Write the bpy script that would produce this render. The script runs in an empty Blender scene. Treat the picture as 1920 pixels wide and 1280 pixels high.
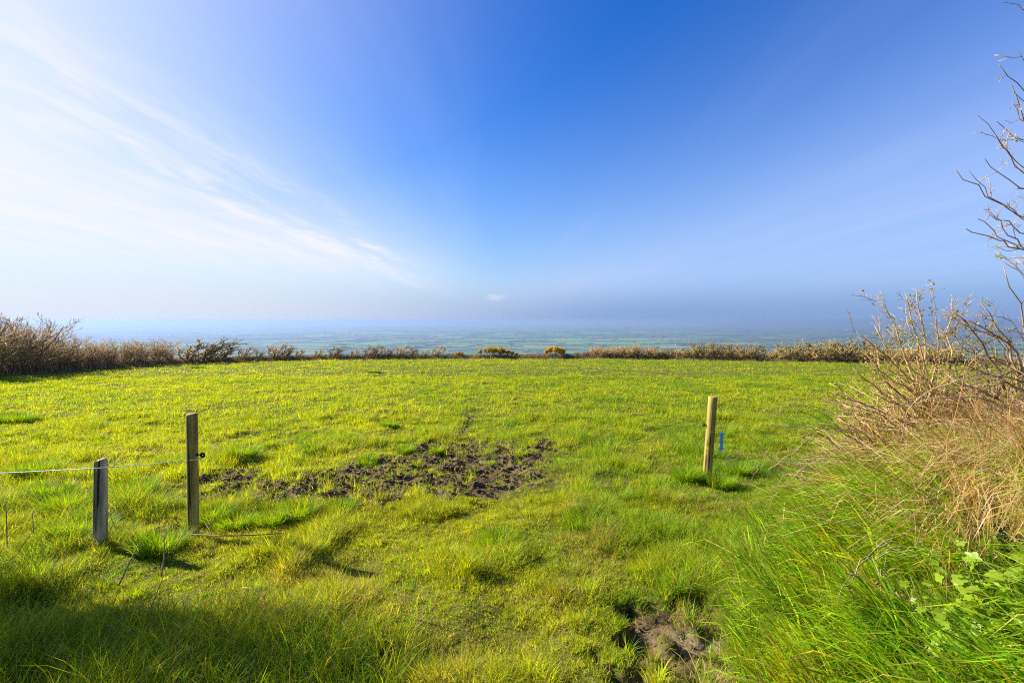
import bpy, math, random
import numpy as np
from mathutils import Vector, Matrix

# ------------------------------------------------------------------ camera, sky, sun, exposure
scene = bpy.context.scene
COL = scene.collection
CAM_H = 1.70
PITCH = math.atan(40.0 / 853.3)              # horizon sits at row 600 of 1280
cam_data = bpy.data.cameras.new("camera")
cam_data.sensor_width = 36.0
cam_data.lens = 16.0
cam_data.clip_start = 0.05
cam_data.clip_end = 120000.0
cam = bpy.data.objects.new("camera", cam_data)
COL.objects.link(cam)
cam.location = (0, 0, CAM_H)
cam.rotation_euler = (math.pi / 2 - PITCH, 0, 0)
scene.camera = cam

SUN_AZ, SUN_EL = math.radians(-69.0), math.radians(29.0)
SUN_DIR = np.array([math.sin(SUN_AZ) * math.cos(SUN_EL), math.cos(SUN_AZ) * math.cos(SUN_EL), math.sin(SUN_EL)])
sun_data = bpy.data.lights.new("sun", 'SUN')
sun_data.energy = 5.0
sun_data.angle = math.radians(0.53)
sun_data.color = (1.0, 0.95, 0.86)
sun = bpy.data.objects.new("sun", sun_data)
COL.objects.link(sun)
sun.location = (-20, 10, 30)
sun.rotation_euler = Vector((-SUN_DIR).tolist()).to_track_quat('-Z', 'Y').to_euler()

scene.view_settings.view_transform = 'Standard'
scene.view_settings.look = 'None'
scene.view_settings.gamma = 1.0
scene.view_settings.exposure = 1.35
scene.view_settings.use_curve_mapping = False
cy = scene.cycles
cy.max_bounces = 6
cy.diffuse_bounces = 3
cy.glossy_bounces = 2
cy.transmission_bounces = 4
cy.transparent_max_bounces = 4
cy.volume_bounces = 1
cy.use_denoising = False
cy.filter_width = 1.15
cy.sample_clamp_indirect = 6.0


class NT:
    """small helper round a node tree"""
    def __init__(self, tree):
        self.t = tree
        tree.nodes.clear()

    def n(self, typ, **kw):
        nd = self.t.nodes.new(typ)
        for k, v in kw.items():
            setattr(nd, k, v)
        return nd

    def link(self, a, b):
        self.t.links.new(a, b)

    def put(self, sock, v):
        if isinstance(v, bpy.types.NodeSocket):
            self.link(v, sock)
        elif v is not None:
            sock.default_value = v

    def math(self, op, a, b=None, c=None, clamp=False):
        nd = self.n('ShaderNodeMath', operation=op)
        nd.use_clamp = clamp
        for i, v in enumerate((a, b, c)):
            self.put(nd.inputs[i], v)
        return nd.outputs[0]

    def mix(self, f, a, b, blend='MIX'):
        nd = self.n('ShaderNodeMix', data_type='RGBA', blend_type=blend)
        self.put(nd.inputs[0], f)
        self.put(nd.inputs[6], a)
        self.put(nd.inputs[7], b)
        return nd.outputs[2]

    def smooth(self, v, lo, hi, to0=0.0, to1=1.0):
        nd = self.n('ShaderNodeMapRange', interpolation_type='SMOOTHSTEP')
        self.put(nd.inputs[0], v)
        nd.inputs[1].default_value = lo
        nd.inputs[2].default_value = hi
        nd.inputs[3].default_value = to0
        nd.inputs[4].default_value = to1
        return nd.outputs[0]

    def noise(self, vec, scale, detail=3.0, rough=0.55, dist=0.0):
        nd = self.n('ShaderNodeTexNoise')
        if vec is not None:
            self.link(vec, nd.inputs['Vector'])
        nd.inputs['Scale'].default_value = scale
        nd.inputs['Detail'].default_value = detail
        nd.inputs['Roughness'].default_value = rough
        nd.inputs['Distortion'].default_value = dist
        return nd.outputs[0]

    def combine(self, x, y, z):
        nd = self.n('ShaderNodeCombineXYZ')
        for i, v in enumerate((x, y, z)):
            self.put(nd.inputs[i], v)
        return nd.outputs[0]

    def mapping(self, vec, scale=(1, 1, 1), loc=(0, 0, 0), rot=(0, 0, 0)):
        nd = self.n('ShaderNodeMapping')
        self.link(vec, nd.inputs['Vector'])
        nd.inputs['Location'].default_value = loc
        nd.inputs['Rotation'].default_value = rot
        nd.inputs['Scale'].default_value = scale
        return nd.outputs[0]


def rgb(r, g, b):
    return (r, g, b, 1.0)


def srgb(r, g, b):
    f = lambda c: (c / 255 / 12.92) if c / 255 <= 0.04045 else ((c / 255 + 0.055) / 1.055) ** 2.4
    return (f(r), f(g), f(b), 1.0)


SKY_STRENGTH = 0.050
world = bpy.data.worlds.new("World")
scene.world = world
world.use_nodes = True
w = NT(world.node_tree)
tc = w.n('ShaderNodeTexCoord')
sep = w.n('ShaderNodeSeparateXYZ')
w.link(tc.outputs['Generated'], sep.inputs[0])
dx, dy, dz = sep.outputs
sky = w.n('ShaderNodeTexSky', sky_type='NISHITA')
sky.sun_disc = False
sky.sun_elevation = SUN_EL
sky.sun_rotation = SUN_AZ
sky.altitude = 250
sky.air_density = 1.0
sky.dust_density = 0.4
sky.ozone_density = 3.0
hsv = w.n('ShaderNodeHueSaturation')
hsv.inputs['Hue'].default_value = 0.505
hsv.inputs['Saturation'].default_value = 1.45
hsv.inputs['Value'].default_value = 1.0
w.link(sky.outputs[0], hsv.inputs['Color'])
base = w.mix(1.0, hsv.outputs[0], rgb(0.12, 1.44, 1.95), 'MULTIPLY')
zc = w.math('MAXIMUM', dz, 0.0)
dotn = w.n('ShaderNodeVectorMath', operation='DOT_PRODUCT')
w.link(tc.outputs['Generated'], dotn.inputs[0])
dotn.inputs[1].default_value = SUN_DIR.tolist()
csc = w.math('MAXIMUM', dotn.outputs['Value'], 0.0)
# low band of moist air round the horizon
band = w.math('POWER', w.math('SUBTRACT', 1.0, zc, clamp=True), 4.0)
base = w.mix(w.math('MULTIPLY', band, 0.92), base, rgb(2.75, 3.95, 7.1))
# cirrus on a plane: streaks run along +Y
den = w.math('ADD', zc, 0.035)
u = w.math('DIVIDE', dx, den)
v = w.math('DIVIDE', dy, den)
pl = w.combine(u, v, 0.0)
warp = w.noise(w.mapping(pl, (0.30, 0.13, 1)), 1.0, 3.0)
uw = w.math('ADD', u, w.math('MULTIPLY', w.math('SUBTRACT', warp, 0.5), 0.9))
pw = w.combine(uw, v, 0.0)
streak = w.noise(w.mapping(pw, (1.7, 0.17, 1)), 1.0, 6.0, 0.60)
fibre = w.noise(w.mapping(pw, (4.5, 1.3, 1), rot=(0, 0, 0.30)), 1.0, 8.0, 0.66, 0.5)
veil = w.smooth(uw, -0.7, -2.7)
strip = w.math('MULTIPLY', w.smooth(uw, -1.20, -1.62), w.smooth(uw, -2.35, -1.8))
tex = w.math('ADD', w.math('MULTIPLY', streak, 0.52), w.math('MULTIPLY', fibre, 0.48))
cl = w.math('ADD', w.math('MULTIPLY', w.math('MULTIPLY', strip, w.smooth(tex, 0.42, 0.66)), 0.56), w.math('MULTIPLY', w.math('MULTIPLY', veil, w.smooth(tex, 0.30, 0.72)), 0.36))
cl = w.math('ADD', cl, w.math('MULTIPLY', w.smooth(w.math('ADD', uw, w.math('MULTIPLY', v, -0.10)), -0.55, -3.3), w.math('MULTIPLY', w.smooth(dz, 0.66, 0.22), 0.70)))
cl = w.math('ADD', cl, w.math('MULTIPLY', w.smooth(streak, 0.50, 0.80), 0.07))
cl = w.math('MULTIPLY', cl, w.smooth(dz, 0.02, 0.15), clamp=True)
# thin lavender veil on the side away from the sun
veil2 = w.math('MULTIPLY', w.math('MULTIPLY', w.smooth(dz, -0.03, 0.07), w.smooth(w.math('ADD', uw, w.math('MULTIPLY', v, 0.22)), 0.4, 3.6)), w.math('ADD', 0.60, w.math('MULTIPLY', w.smooth(streak, 0.30, 0.75), 0.09)))
base = w.mix(veil2, base, rgb(4.7, 6.0, 9.5))
# one small cumulus low over the plain
px_ = w.math('DIVIDE', dx, w.math('MAXIMUM', dy, 0.05))
pz_ = w.math('DIVIDE', dz, w.math('MAXIMUM', dy, 0.05))
cpos = w.combine(px_, pz_, 0.0)
cn = w.noise(w.mapping(cpos, (40, 75, 1)), 1.0, 5.0, 0.6)
ex = w.math('MULTIPLY', w.math('ADD', px_, 0.036), 34.0)
ez = w.math('MULTIPLY', w.math('SUBTRACT', pz_, 0.0500), 95.0)
er = w.math('ADD', w.math('MULTIPLY', ex, ex), w.math('MULTIPLY', ez, ez))
puff = w.math('MULTIPLY', w.smooth(w.math('ADD', w.math('SUBTRACT', 1.0, er), w.math('MULTIPLY', w.math('SUBTRACT', cn, 0.5), 3.0)), 0.0, 1.6), w.math('GREATER_THAN', dy, 0.1))
# haze lit by the sun: whitens everything towards it
glow = w.math('ADD', w.math('MULTIPLY', w.math('POWER', csc, 4.2), 0.72), w.math('MULTIPLY', w.math('POWER', csc, 12.0), 0.30))
low = w.math('MULTIPLY', w.math('MULTIPLY', w.math('POWER', csc, 1.2), w.math('POWER', w.math('SUBTRACT', 1.0, zc, clamp=True), 5.0)), 1.20)
glow = w.math('MAXIMUM', glow, low)
base = w.mix(w.math('MULTIPLY', cl, 0.85), base, rgb(9.3, 8.95, 9.2))
base = w.mix(w.math('MULTIPLY', puff, 0.9), base, rgb(8.4, 8.9, 9.5))
gmix = w.n('ShaderNodeMix', data_type='RGBA')
gmix.clamp_factor = True
w.link(glow, gmix.inputs[0])
w.link(base, gmix.inputs[6])
gmix.inputs[7].default_value = rgb(9.0, 9.0, 9.2)
bg = w.n('ShaderNodeBackground')
bg.inputs['Strength'].default_value = SKY_STRENGTH
hcol = w.mix(w.smooth(dotn.outputs['Value'], 0.05, 0.95), rgb(2.3, 3.65, 6.6), rgb(7.4, 7.9, 9.0))
fin = w.mix(w.smooth(dz, 0.105, -0.006), gmix.outputs[2], hcol)
gsc = w.n('ShaderNodeVectorMath', operation='SCALE')
w.link(fin, gsc.inputs[0])
gsc.inputs['Scale'].default_value = 0.84
w.link(gsc.outputs[0], bg.inputs['Color'])
wo = w.n('ShaderNodeOutputWorld')
w.link(bg.outputs[0], wo.inputs['Surface'])

# ------------------------------------------------------------------ helpers
def tag(o, label=None, cat=None, group=None, kind=None):
    if label: o['label'] = label
    if cat: o['category'] = cat
    if group: o['group'] = group
    if kind: o['kind'] = kind
    return o


def empty(name, loc, label, cat, group=None):
    o = bpy.data.objects.new(name, None)
    o.empty_display_size = 0.1
    COL.objects.link(o)
    o.location = loc
    return tag(o, label, cat, group)


def mesh_obj(name, V, F, mat, parent=None, smooth=True, col=None, at=None):
    """V (n,3); F: list of (m,k) int arrays (any mix of k); col: per-vertex (n,3)."""
    me = bpy.data.meshes.new(name)
    V = np.asarray(V, dtype=np.float32)
    if at is not None:
        V = V - np.asarray(at, dtype=np.float32)
    if not isinstance(F, (list, tuple)):
        F = [F]
    F = [np.asarray(f, dtype=np.int32) for f in F if len(f)]
    loops = np.concatenate([f.ravel() for f in F])
    tot = np.concatenate([np.full(len(f), f.shape[1], dtype=np.int32) for f in F])
    start = np.concatenate([[0], np.cumsum(tot)[:-1]]).astype(np.int32)
    me.vertices.add(len(V))
    me.vertices.foreach_set('co', V.ravel())
    me.loops.add(len(loops))
    me.loops.foreach_set('vertex_index', loops)
    me.polygons.add(len(tot))
    me.polygons.foreach_set('loop_start', start)
    me.polygons.foreach_set('loop_total', tot)
    me.polygons.foreach_set('use_smooth', np.full(len(tot), bool(smooth)))
    if col is not None:
        a = me.attributes.new('tint', 'FLOAT_COLOR', 'POINT')
        c = np.ones((len(V), 4), dtype=np.float32)
        c[:, :3] = col
        a.data.foreach_set('color', c.ravel())
    if mat is not None:
        me.materials.append(mat)
    me.update(calc_edges=True)
    o = bpy.data.objects.new(name, me)
    COL.objects.link(o)
    if parent is not None:
        o.parent = parent
    return o


def copy_tree(o, parent=None):
    c = o.copy()
    COL.objects.link(c)
    if parent is not None:
        c.parent = parent
    for ch in list(o.children):
        copy_tree(ch, c)
    return c


# numpy value noise
def _hash(ix, iy, seed):
    with np.errstate(over='ignore'):
        h = (ix.astype(np.uint64) * np.uint64(73856093)) ^ (iy.astype(np.uint64) * np.uint64(19349663)) ^ np.uint64(seed * 83492791 + 12345)
        h = (h ^ (h >> np.uint64(13))) * np.uint64(1274126177)
        h = h ^ (h >> np.uint64(16))
    return (h & np.uint64(0xFFFFFF)).astype(np.float64) / float(0xFFFFFF)


def vnoise(x, y, seed=0):
    x = np.asarray(x, dtype=np.float64) + 4096.0
    y = np.asarray(y, dtype=np.float64) + 4096.0
    x = np.clip(x, 0, 1e9); y = np.clip(y, 0, 1e9)
    ix = np.floor(x); iy = np.floor(y)
    fx = x - ix; fy = y - iy
    fx = fx * fx * (3 - 2 * fx); fy = fy * fy * (3 - 2 * fy)
    ix = ix.astype(np.int64); iy = iy.astype(np.int64)
    a = _hash(ix, iy, seed); b = _hash(ix + 1, iy, seed)
    c = _hash(ix, iy + 1, seed); d = _hash(ix + 1, iy + 1, seed)
    return (a * (1 - fx) + b * fx) * (1 - fy) + (c * (1 - fx) + d * fx) * fy


def fbm(x, y, seed=0, oct=4, rough=0.5):
    s = 0.0; amp = 1.0; tot = 0.0
    for i in range(oct):
        s = s + amp * vnoise(np.asarray(x) * 2 ** i, np.asarray(y) * 2 ** i, seed + i * 7)
        tot += amp; amp *= rough
    return s / tot


def sstep(v, a, b):
    t = np.clip((v - a) / (b - a), 0, 1)
    return t * t * (3 - 2 * t)


# ------------------------------------------------------------------ terrain
PLAIN = -220.0
_YS = np.array([-4000., -60., 0., 2., 3.5, 5., 8., 20., 32., 45., 52., 60.])
_ZS = np.array([120., 2.2, 0.0, -0.10, -0.24, -0.37, -0.56, -1.04, -1.55, -2.16, -2.6, -3.1])
_yy = np.linspace(-70, 64, 2681)
_zz = np.interp(_yy, _YS, _ZS)
_k = np.hanning(61); _k /= _k.sum()
_zz = np.convolve(np.pad(_zz, 30, mode='edge'), _k, mode='valid')
HEDGE = np.array([(-29, 8), (-27.2, 16), (-26.3, 22.5), (-26.4, 29.6), (-26, 34.5), (-24, 38.8), (-18.5, 43.2), (-10, 45.0),
                  (0, 45.4), (8, 45.2), (15, 43.8), (22, 40.5), (28, 36.8), (36, 30.5)], dtype=float)


def dist_poly(x, y, P):
    """distance to a polyline and arc position"""
    x = np.asarray(x, float); y = np.asarray(y, float)
    best = np.full(x.shape, 1e9); arc = np.zeros(x.shape); acc = 0.0
    for (ax, ay), (bx, by) in zip(P[:-1], P[1:]):
        L = math.hypot(bx - ax, by - ay)
        t = np.clip(((x - ax) * (bx - ax) + (y - ay) * (by - ay)) / L ** 2, 0, 1)
        d = np.hypot(x - ax - t * (bx - ax), y - ay - t * (by - ay))
        m = d < best
        best = np.where(m, d, best); arc = np.where(m, acc + t * L, arc)
        acc += L
    return best, arc


# the roadside bank: everything beyond the foot line rises
FOOT = np.array([(0.95, 0.9), (1.30, 2.1), (1.75, 3.0), (2.35, 3.9), (2.95, 4.75), (3.6, 5.35), (5.0, 5.9), (12, 6.6)], dtype=float)


def bank_dist(x, y):
    """positive inside the bank, metres from its foot"""
    x = np.asarray(x, float); y = np.asarray(y, float)
    d, _ = dist_poly(x, y, FOOT)
    foot_x = np.interp(y, FOOT[:, 1], FOOT[:, 0], left=0.9, right=1e9)
    return np.where(x > foot_x, d, -d)


LFOOT = np.array([(-3.35, 1.0), (-3.5, 2.2), (-3.95, 3.0), (-4.6, 3.5), (-6, 3.9), (-14, 4.3)], dtype=float)


def lbank_dist(x, y):
    x = np.asarray(x, float); y = np.asarray(y, float)
    d, _ = dist_poly(x, y, LFOOT)
    foot_x = np.interp(y, LFOOT[:, 1], LFOOT[:, 0], left=-3.3, right=-1e9)
    return np.where(x < foot_x, d, -d)


def ground_smooth(x, y):
    x = np.asarray(x, float); y = np.asarray(y, float)
    z = np.interp(y, _yy, _zz)
    z = np.where(y > 64, np.interp(64.0, _yy, _zz), z)
    r = np.hypot(np.maximum(y - 47.5, 0), np.maximum(np.abs(x) - 42, 0))
    drop = 0.30 * np.maximum(r - 0.0, 0) ** 1.0
    z = z - drop
    z = np.maximum(z, PLAIN)
    s = bank_dist(x, y)
    z = z + 0.92 * sstep(s, -0.10, 1.25)
    sl = lbank_dist(x, y)
    z = z + 0.8 * sstep(sl, -0.05, 1.1)
    hd, _ = dist_poly(x, y, HEDGE)
    z = z + 0.34 * np.exp(-(hd / 0.62) ** 2)
    # rough verge swelling up by the short post
    z = z + 0.10 * np.exp(-(((x + 2.2) / 1.1) ** 2 + ((y - 1.9) / 0.8) ** 2))
    return z


def px_ray(px, py):
    a = (px - 960.0) / 853.33
    b = (640.0 - py) / 853.33
    c, s = math.cos(PITCH), math.sin(PITCH)
    d = np.array([a, c + b * s, -s + b * c])
    return d / np.linalg.norm(d)


CAMP = np.array([0, 0, CAM_H])


def at_depth(px, py, y):
    d = px_ray(px, py)
    return CAMP + d * (y / d[1])


def on_ground(px, py, f=None):
    f = f or ground_smooth
    d = px_ray(px, py)
    ts = np.concatenate([np.linspace(1.0, 20, 2000), np.linspace(20.02, 90, 3000)])
    P = CAMP[None] + ts[:, None] * d[None]
    below = P[:, 2] < f(P[:, 0], P[:, 1])
    i = int(np.argmax(below)) if below.any() else len(ts) - 1
    return P[i]


# bare soil: (image centre, half width, top row, bottom row, strength)
_MUD = []
for (cx, cyy, hw, top, bot, st) in [(705, 898, 100, 862, 944, 1.05), (890, 872, 112, 832, 924, 1.2), (800, 868, 75, 834, 905, 0.85), (590, 905, 60, 880, 940, 0.62),
                                    (480, 928, 115, 895, 958, 0.68), (425, 897, 60, 880, 917, 0.72), (1022, 835, 24, 824, 848, 0.8),
                                    (1280, 1160, 85, 1135, 1188, 0.58), (1275, 1240, 120, 1155, 1330, 0.80), (1180, 1150, 30, 1135, 1168, 0.8),
                                    (1345, 1190, 50, 1160, 1228, 0.78),
                                    (735, 1225, 24, 1210, 1246, 1.0), (866, 806, 14, 770, 838, 0.40), (330, 985, 40, 970, 1003, 0.35)]:
    c = on_ground(cx, cyy)
    t_ = on_ground(cx, top); b_ = on_ground(cx, bot)
    _MUD.append((c[0], (t_[1] + b_[1]) / 2, hw / 853.33 * c[1], abs(t_[1] - b_[1]) / 2 + 0.02, st))


def mud(x, y):
    m = np.zeros(np.shape(x))
    for (cx, cyy, rx, ry, st) in _MUD:
        e = np.sqrt(((x - cx) / rx) ** 2 + ((y - cyy) / ry) ** 2)
        m = np.maximum(m, st * np.clip(1.45 - e, 0, 1))
    n = fbm(x * 3.4, y * 4.2, 3, 5, 0.62)
    near = (m > 0)
    m = np.where(y < 3.4, m + 0.9 * (fbm(x * 7.0, y * 5.0, 6, 4, 0.6) - 0.5), m)
    n3 = fbm(x * 9.0, y * 13.0, 5, 3, 0.55)
    return np.where(near, sstep(m + 1.25 * (n - 0.5), 0.20, 0.44) * (1 - 0.8 * sstep(n3, 0.58, 0.70)), 0.0)


def relief(x, y, m):
    """small bumps of the turf and the poached soil"""
    field = (np.abs(x) < 45) & (y > -3) & (y < 60)
    b = (fbm(x * 0.9, y * 0.9, 11, 3) - 0.5) * 0.14 + (fbm(x * 3.3, y * 3.3, 12, 3) - 0.5) * 0.09
    r1 = 1 - np.abs(2 * fbm(x * 2.6 + y * 0.8, y * 4.6, 21, 3) - 1)
    h = (fbm(x * 7, y * 7, 22, 4, 0.6) - 0.5)
    mm = (r1 - 0.75) * 0.15 + h * 0.085 + (fbm(x * 24, y * 24, 27, 2) - 0.5) * 0.035 - 0.03 + 0.030 * sstep(fbm(x * 8, y * 11, 23, 3), 0.55, 0.75)
    mm = np.where(y < 3.4, mm * 0.7 - 0.045, mm)
    # tyre lugs pressed in rows through the wet patch
    lug = np.sin(x * 9.0 + y * 34.0 + 3.0 * fbm(x * 1.5, y * 1.5, 25, 2)) * 0.022 * sstep(fbm(x * 1.3, y * 1.3, 26, 2), 0.42, 0.6)
    # deep hoof holes in the patch next to the bank
    hole = -0.09 * sstep(fbm(x * 4.2, y * 4.2, 29, 2), 0.60, 0.74) * (y < 3.2)
    return np.where(field, b * (1 - 0.5 * m) + m * (mm + lug + hole), 0.0)


def ground_z(x, y):
    x = np.asarray(x, float); y = np.asarray(y, float)
    return ground_smooth(x, y) + relief(x, y, mud(x, y))


def geo(a, b, n):
    return list(np.geomspace(a, b, n + 1)[1:])


xs = np.concatenate([-np.array(geo(42, 46000, 46))[::-1], np.arange(-42, -5.2, 0.30), np.arange(-5.2, 5.2, 0.032), np.arange(5.2, 42.1, 0.30), np.array(geo(42, 46000, 46))])
ys = np.concatenate([[-2500, -900, -300, -100, -40, -20, -10, -5, -2, -0.5, 0.3], np.arange(0.8, 9.2, 0.030), np.arange(9.2, 16, 0.11), np.arange(16, 52, 0.25), np.array(geo(52, 46000, 62))])
X, Y = np.meshgrid(xs, ys)
M = mud(X, Y)
Z = ground_smooth(X, Y) + relief(X, Y, M)
nx, ny = len(xs), len(ys)
idx = np.arange(nx * ny).reshape(ny, nx)
F = np.stack([idx[:-1, :-1].ravel(), idx[:-1, 1:].ravel(), idx[1:, 1:].ravel(), idx[1:, :-1].ravel()], 1)
HD, _ = dist_poly(X, Y, HEDGE)
hmask = np.exp(-(HD / 1.0) ** 2)
gcolr = np.stack([M.ravel(), np.clip(hmask, 0, 1).ravel(), np.clip(bank_dist(X, Y), 0, 1).ravel()], 1)

m_ground = bpy.data.materials.new("turf_and_soil")
m_ground.use_nodes = True
g = NT(m_ground.node_tree)
out = g.n('ShaderNodeOutputMaterial')
pb = g.n('ShaderNodeBsdfPrincipled')
g.link(pb.outputs[0], out.inputs[0])
tcg = g.n('ShaderNodeTexCoord')
att = g.n('ShaderNodeAttribute', attribute_name='tint')
sp = g.n('ShaderNodeSeparateColor')
g.link(att.outputs['Color'], sp.inputs[0])
n1 = g.noise(tcg.outputs['Object'], 1.6, 4)
n2 = g.noise(tcg.outputs['Object'], 23.0, 4, 0.65)
turf = g.mix(n1, rgb(0.075, 0.085, 0.012), rgb(0.12, 0.125, 0.016))
turf = g.mix(g.smooth(n2, 0.42, 0.66), turf, rgb(0.11, 0.085, 0.025))
soil = g.mix(g.smooth(n2, 0.35, 0.65), rgb(0.062, 0.038, 0.018), rgb(0.140, 0.094, 0.050))
soil = g.mix(g.smooth(n1, 0.5, 0.65), soil, rgb(0.190, 0.138, 0.080))
dead = g.mix(n2, rgb(0.075, 0.050, 0.030), rgb(0.16, 0.115, 0.06))
c1 = g.mix(sp.outputs[0], turf, soil)
c1 = g.mix(g.math('MULTIPLY', sp.outputs[2], 0.85), c1, g.mix(n2, rgb(0.030, 0.034, 0.010), rgb(0.075, 0.070, 0.022)))
c1 = g.mix(sp.outputs[1], c1, dead)
g.link(c1, pb.inputs['Base Color'])
pb.inputs['Roughness'].default_value = 0.85
pb.inputs['Specular IOR Level'].default_value = 0.04
bmp = g.n('ShaderNodeBump')
bmp.inputs['Strength'].default_value = 0.6
bmp.inputs['Distance'].default_value = 0.02
g.link(n2, bmp.inputs['Height'])
g.link(bmp.outputs[0], pb.inputs['Normal'])
tag(mesh_obj("ground", np.stack([X.ravel(), Y.ravel(), Z.ravel()], 1), F, m_ground, col=gcolr),
    "grass pasture sloping down to the plain with a trampled muddy gateway", "ground", kind="structure")


# ------------------------------------------------------------------ materials
def leafy(name, trans=0.45, rough=0.42, spec=0.5, tmul=(1.25, 1.15, 0.6), base=None):
    m = bpy.data.materials.new(name)
    m.use_nodes = True
    t = NT(m.node_tree)
    o = t.n('ShaderNodeOutputMaterial')
    if base is None:
        a = t.n('ShaderNodeAttribute', attribute_name='tint')
        c = a.outputs['Color']
    else:
        c = base(t)
    p = t.n('ShaderNodeBsdfPrincipled')
    t.link(c, p.inputs['Base Color'])
    p.inputs['Roughness'].default_value = rough
    p.inputs['Specular IOR Level'].default_value = spec
    tr = t.n('ShaderNodeBsdfTranslucent')
    tc_ = t.mix(1.0, c, rgb(*tmul), 'MULTIPLY')
    t.link(tc_, tr.inputs['Color'])
    mx = t.n('ShaderNodeMixShader')
    mx.inputs[0].default_value = trans
    t.link(p.outputs[0], mx.inputs[1])
    t.link(tr.outputs[0], mx.inputs[2])
    t.link(mx.outputs[0], o.inputs[0])
    return m


def simple(name, c0, c1=None, scale=8.0, stretch=(1, 1, 1), rough=0.8, spec=0.3, bump=0.0, metallic=0.0, detail=4):
    m = bpy.data.materials.new(name)
    m.use_nodes = True
    t = NT(m.node_tree)
    o = t.n('ShaderNodeOutputMaterial')
    p = t.n('ShaderNodeBsdfPrincipled')
    t.link(p.outputs[0], o.inputs[0])
    p.inputs['Roughness'].default_value = rough
    p.inputs['Specular IOR Level'].default_value = spec
    p.inputs['Metallic'].default_value = metallic
    if c1 is None:
        p.inputs['Base Color'].default_value = rgb(*c0)
        return m
    tx = t.n('ShaderNodeTexCoord')
    nn = t.noise(t.mapping(tx.outputs['Object'], stretch), scale, detail, 0.6)
    t.link(t.mix(t.smooth(nn, 0.3, 0.7), rgb(*c0), rgb(*c1)), p.inputs['Base Color'])
    if bump:
        b = t.n('ShaderNodeBump')
        b.inputs['Strength'].default_value = bump
        b.inputs['Distance'].default_value = 0.01
        t.link(nn, b.inputs['Height'])
        t.link(b.outputs[0], p.inputs['Normal'])
    return m


M_GRASS = leafy("grass_blade", 0.52, 0.55, 0.13, (1.3, 1.2, 0.35))
M_STRAW = leafy("dry_straw", 0.38, 0.6, 0.3, (1.1, 1.0, 0.8))
M_LEAF = leafy("soft_leaf", 0.5, 0.4, 0.45, (1.3, 1.25, 0.5))
M_BARK_BROWN = simple("brown_bark", (0.16, 0.10, 0.05), (0.34, 0.22, 0.11), 14)
M_TWIG_BROWN = simple("brown_twig", (0.42, 0.28, 0.095), (0.64, 0.45, 0.18), 2.2)
M_TWIG_OLIVE = simple("olive_twig", (0.19, 0.145, 0.045), (0.36, 0.28, 0.095), 2.2)
M_TWIG_PALE = simple("pale_bark", (0.22, 0.125, 0.045), (0.54, 0.36, 0.15), 7, rough=0.7)
M_TWIG_GREY = simple("grey_brown_bark", (0.16, 0.105, 0.065), (0.40, 0.28, 0.165), 9, rough=0.7)
M_BRAMBLE = simple("bramble_cane", (0.15, 0.07, 0.045), (0.36, 0.22, 0.12), 7, rough=0.6)

# ------------------------------------------------------------------ tubes and growth
rng = np.random.default_rng(7)


def norm(v):
    return v / np.maximum(np.linalg.norm(v, axis=-1, keepdims=True), 1e-9)


def tubes(P, R, k=4):
    """P (M,n,3), R (M,n) -> verts, faces"""
    M_, n, _ = P.shape
    T = norm(np.gradient(P, axis=1))
    ref = np.where(np.abs(T[..., 2:3]) > 0.9, np.array([1.0, 0, 0]), np.array([0, 0, 1.0]))
    ref = np.repeat(ref[:, :1], n, axis=1)
    N = norm(np.cross(T, ref)); B = np.cross(T, N)
    a = np.arange(k) * 2 * math.pi / k
    V = P[:, :, None, :] + R[:, :, None, None] * (np.cos(a)[None, None, :, None] * N[:, :, None, :] + np.sin(a)[None, None, :, None] * B[:, :, None, :])
    I = np.arange(M_ * n * k).reshape(M_, n, k)
    J = np.roll(I, -1, axis=2)
    F_ = np.stack([I[:, :-1], J[:, :-1], J[:, 1:], I[:, 1:]], -1).reshape(-1, 4)
    caps = [I[:, 0, ::-1].reshape(-1, k), I[:, -1].reshape(-1, k)] if k > 2 else []
    return V.reshape(-1, 3), [F_] + caps


def join(parts):
    Vs, Fs, off = [], {}, 0
    for V, F_ in parts:
        Vs.append(V)
        for f in F_:
            Fs.setdefault(f.shape[1], []).append(f + off)
        off += len(V)
    return np.concatenate(Vs), [np.concatenate(f) for f in Fs.values()]


def grow(S, D, L, n, wig, bias, r):
    """paths from starts S, directions D, lengths L"""
    M_ = len(S)
    P = np.zeros((M_, n, 3)); P[:, 0] = S
    d = norm(D)
    for i in range(1, n):
        d = norm(d + r.normal(0, wig, (M_, 3)) + np.asarray(bias) / (n - 1))
        P[:, i] = P[:, i - 1] + d * (L / (n - 1))[:, None]
    return P


def along(P, R, t):
    n = P.shape[1]
    f = t * (n - 1); i = np.minimum(f.astype(int), n - 2); f = f - i
    j = np.arange(len(P))
    a = P[j, i]; b = P[j, i + 1]
    return a + (b - a) * f[:, None], norm(b - a), R[j, i] * (1 - f) + R[j, i + 1] * f


def sprout(P, R, per, tmin, tmax, ang, lmin, lmax, n, wig, bias, r, rmul=0.6, rtip=0.4):
    """side shoots: per shoots on each path"""
    Pi = np.repeat(P, per, axis=0); Ri = np.repeat(R, per, axis=0)
    t = r.uniform(tmin, tmax, len(Pi))
    S, T, r0 = along(Pi, Ri, t)
    rv = norm(np.cross(T, norm(r.normal(0, 1, T.shape))))
    a = r.normal(ang, 0.18, len(Pi))
    D = T * np.cos(a)[:, None] + rv * np.sin(a)[:, None]
    plen = np.linalg.norm(np.diff(Pi, axis=1), axis=2).sum(1)
    L = plen * r.uniform(lmin, lmax, len(Pi)) * (1.15 - 0.6 * t)
    C = grow(S, D, L, n, wig, bias, r)
    R2 = (r0 * rmul)[:, None] * np.linspace(1, rtip, n)[None]
    return C, R2


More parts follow.
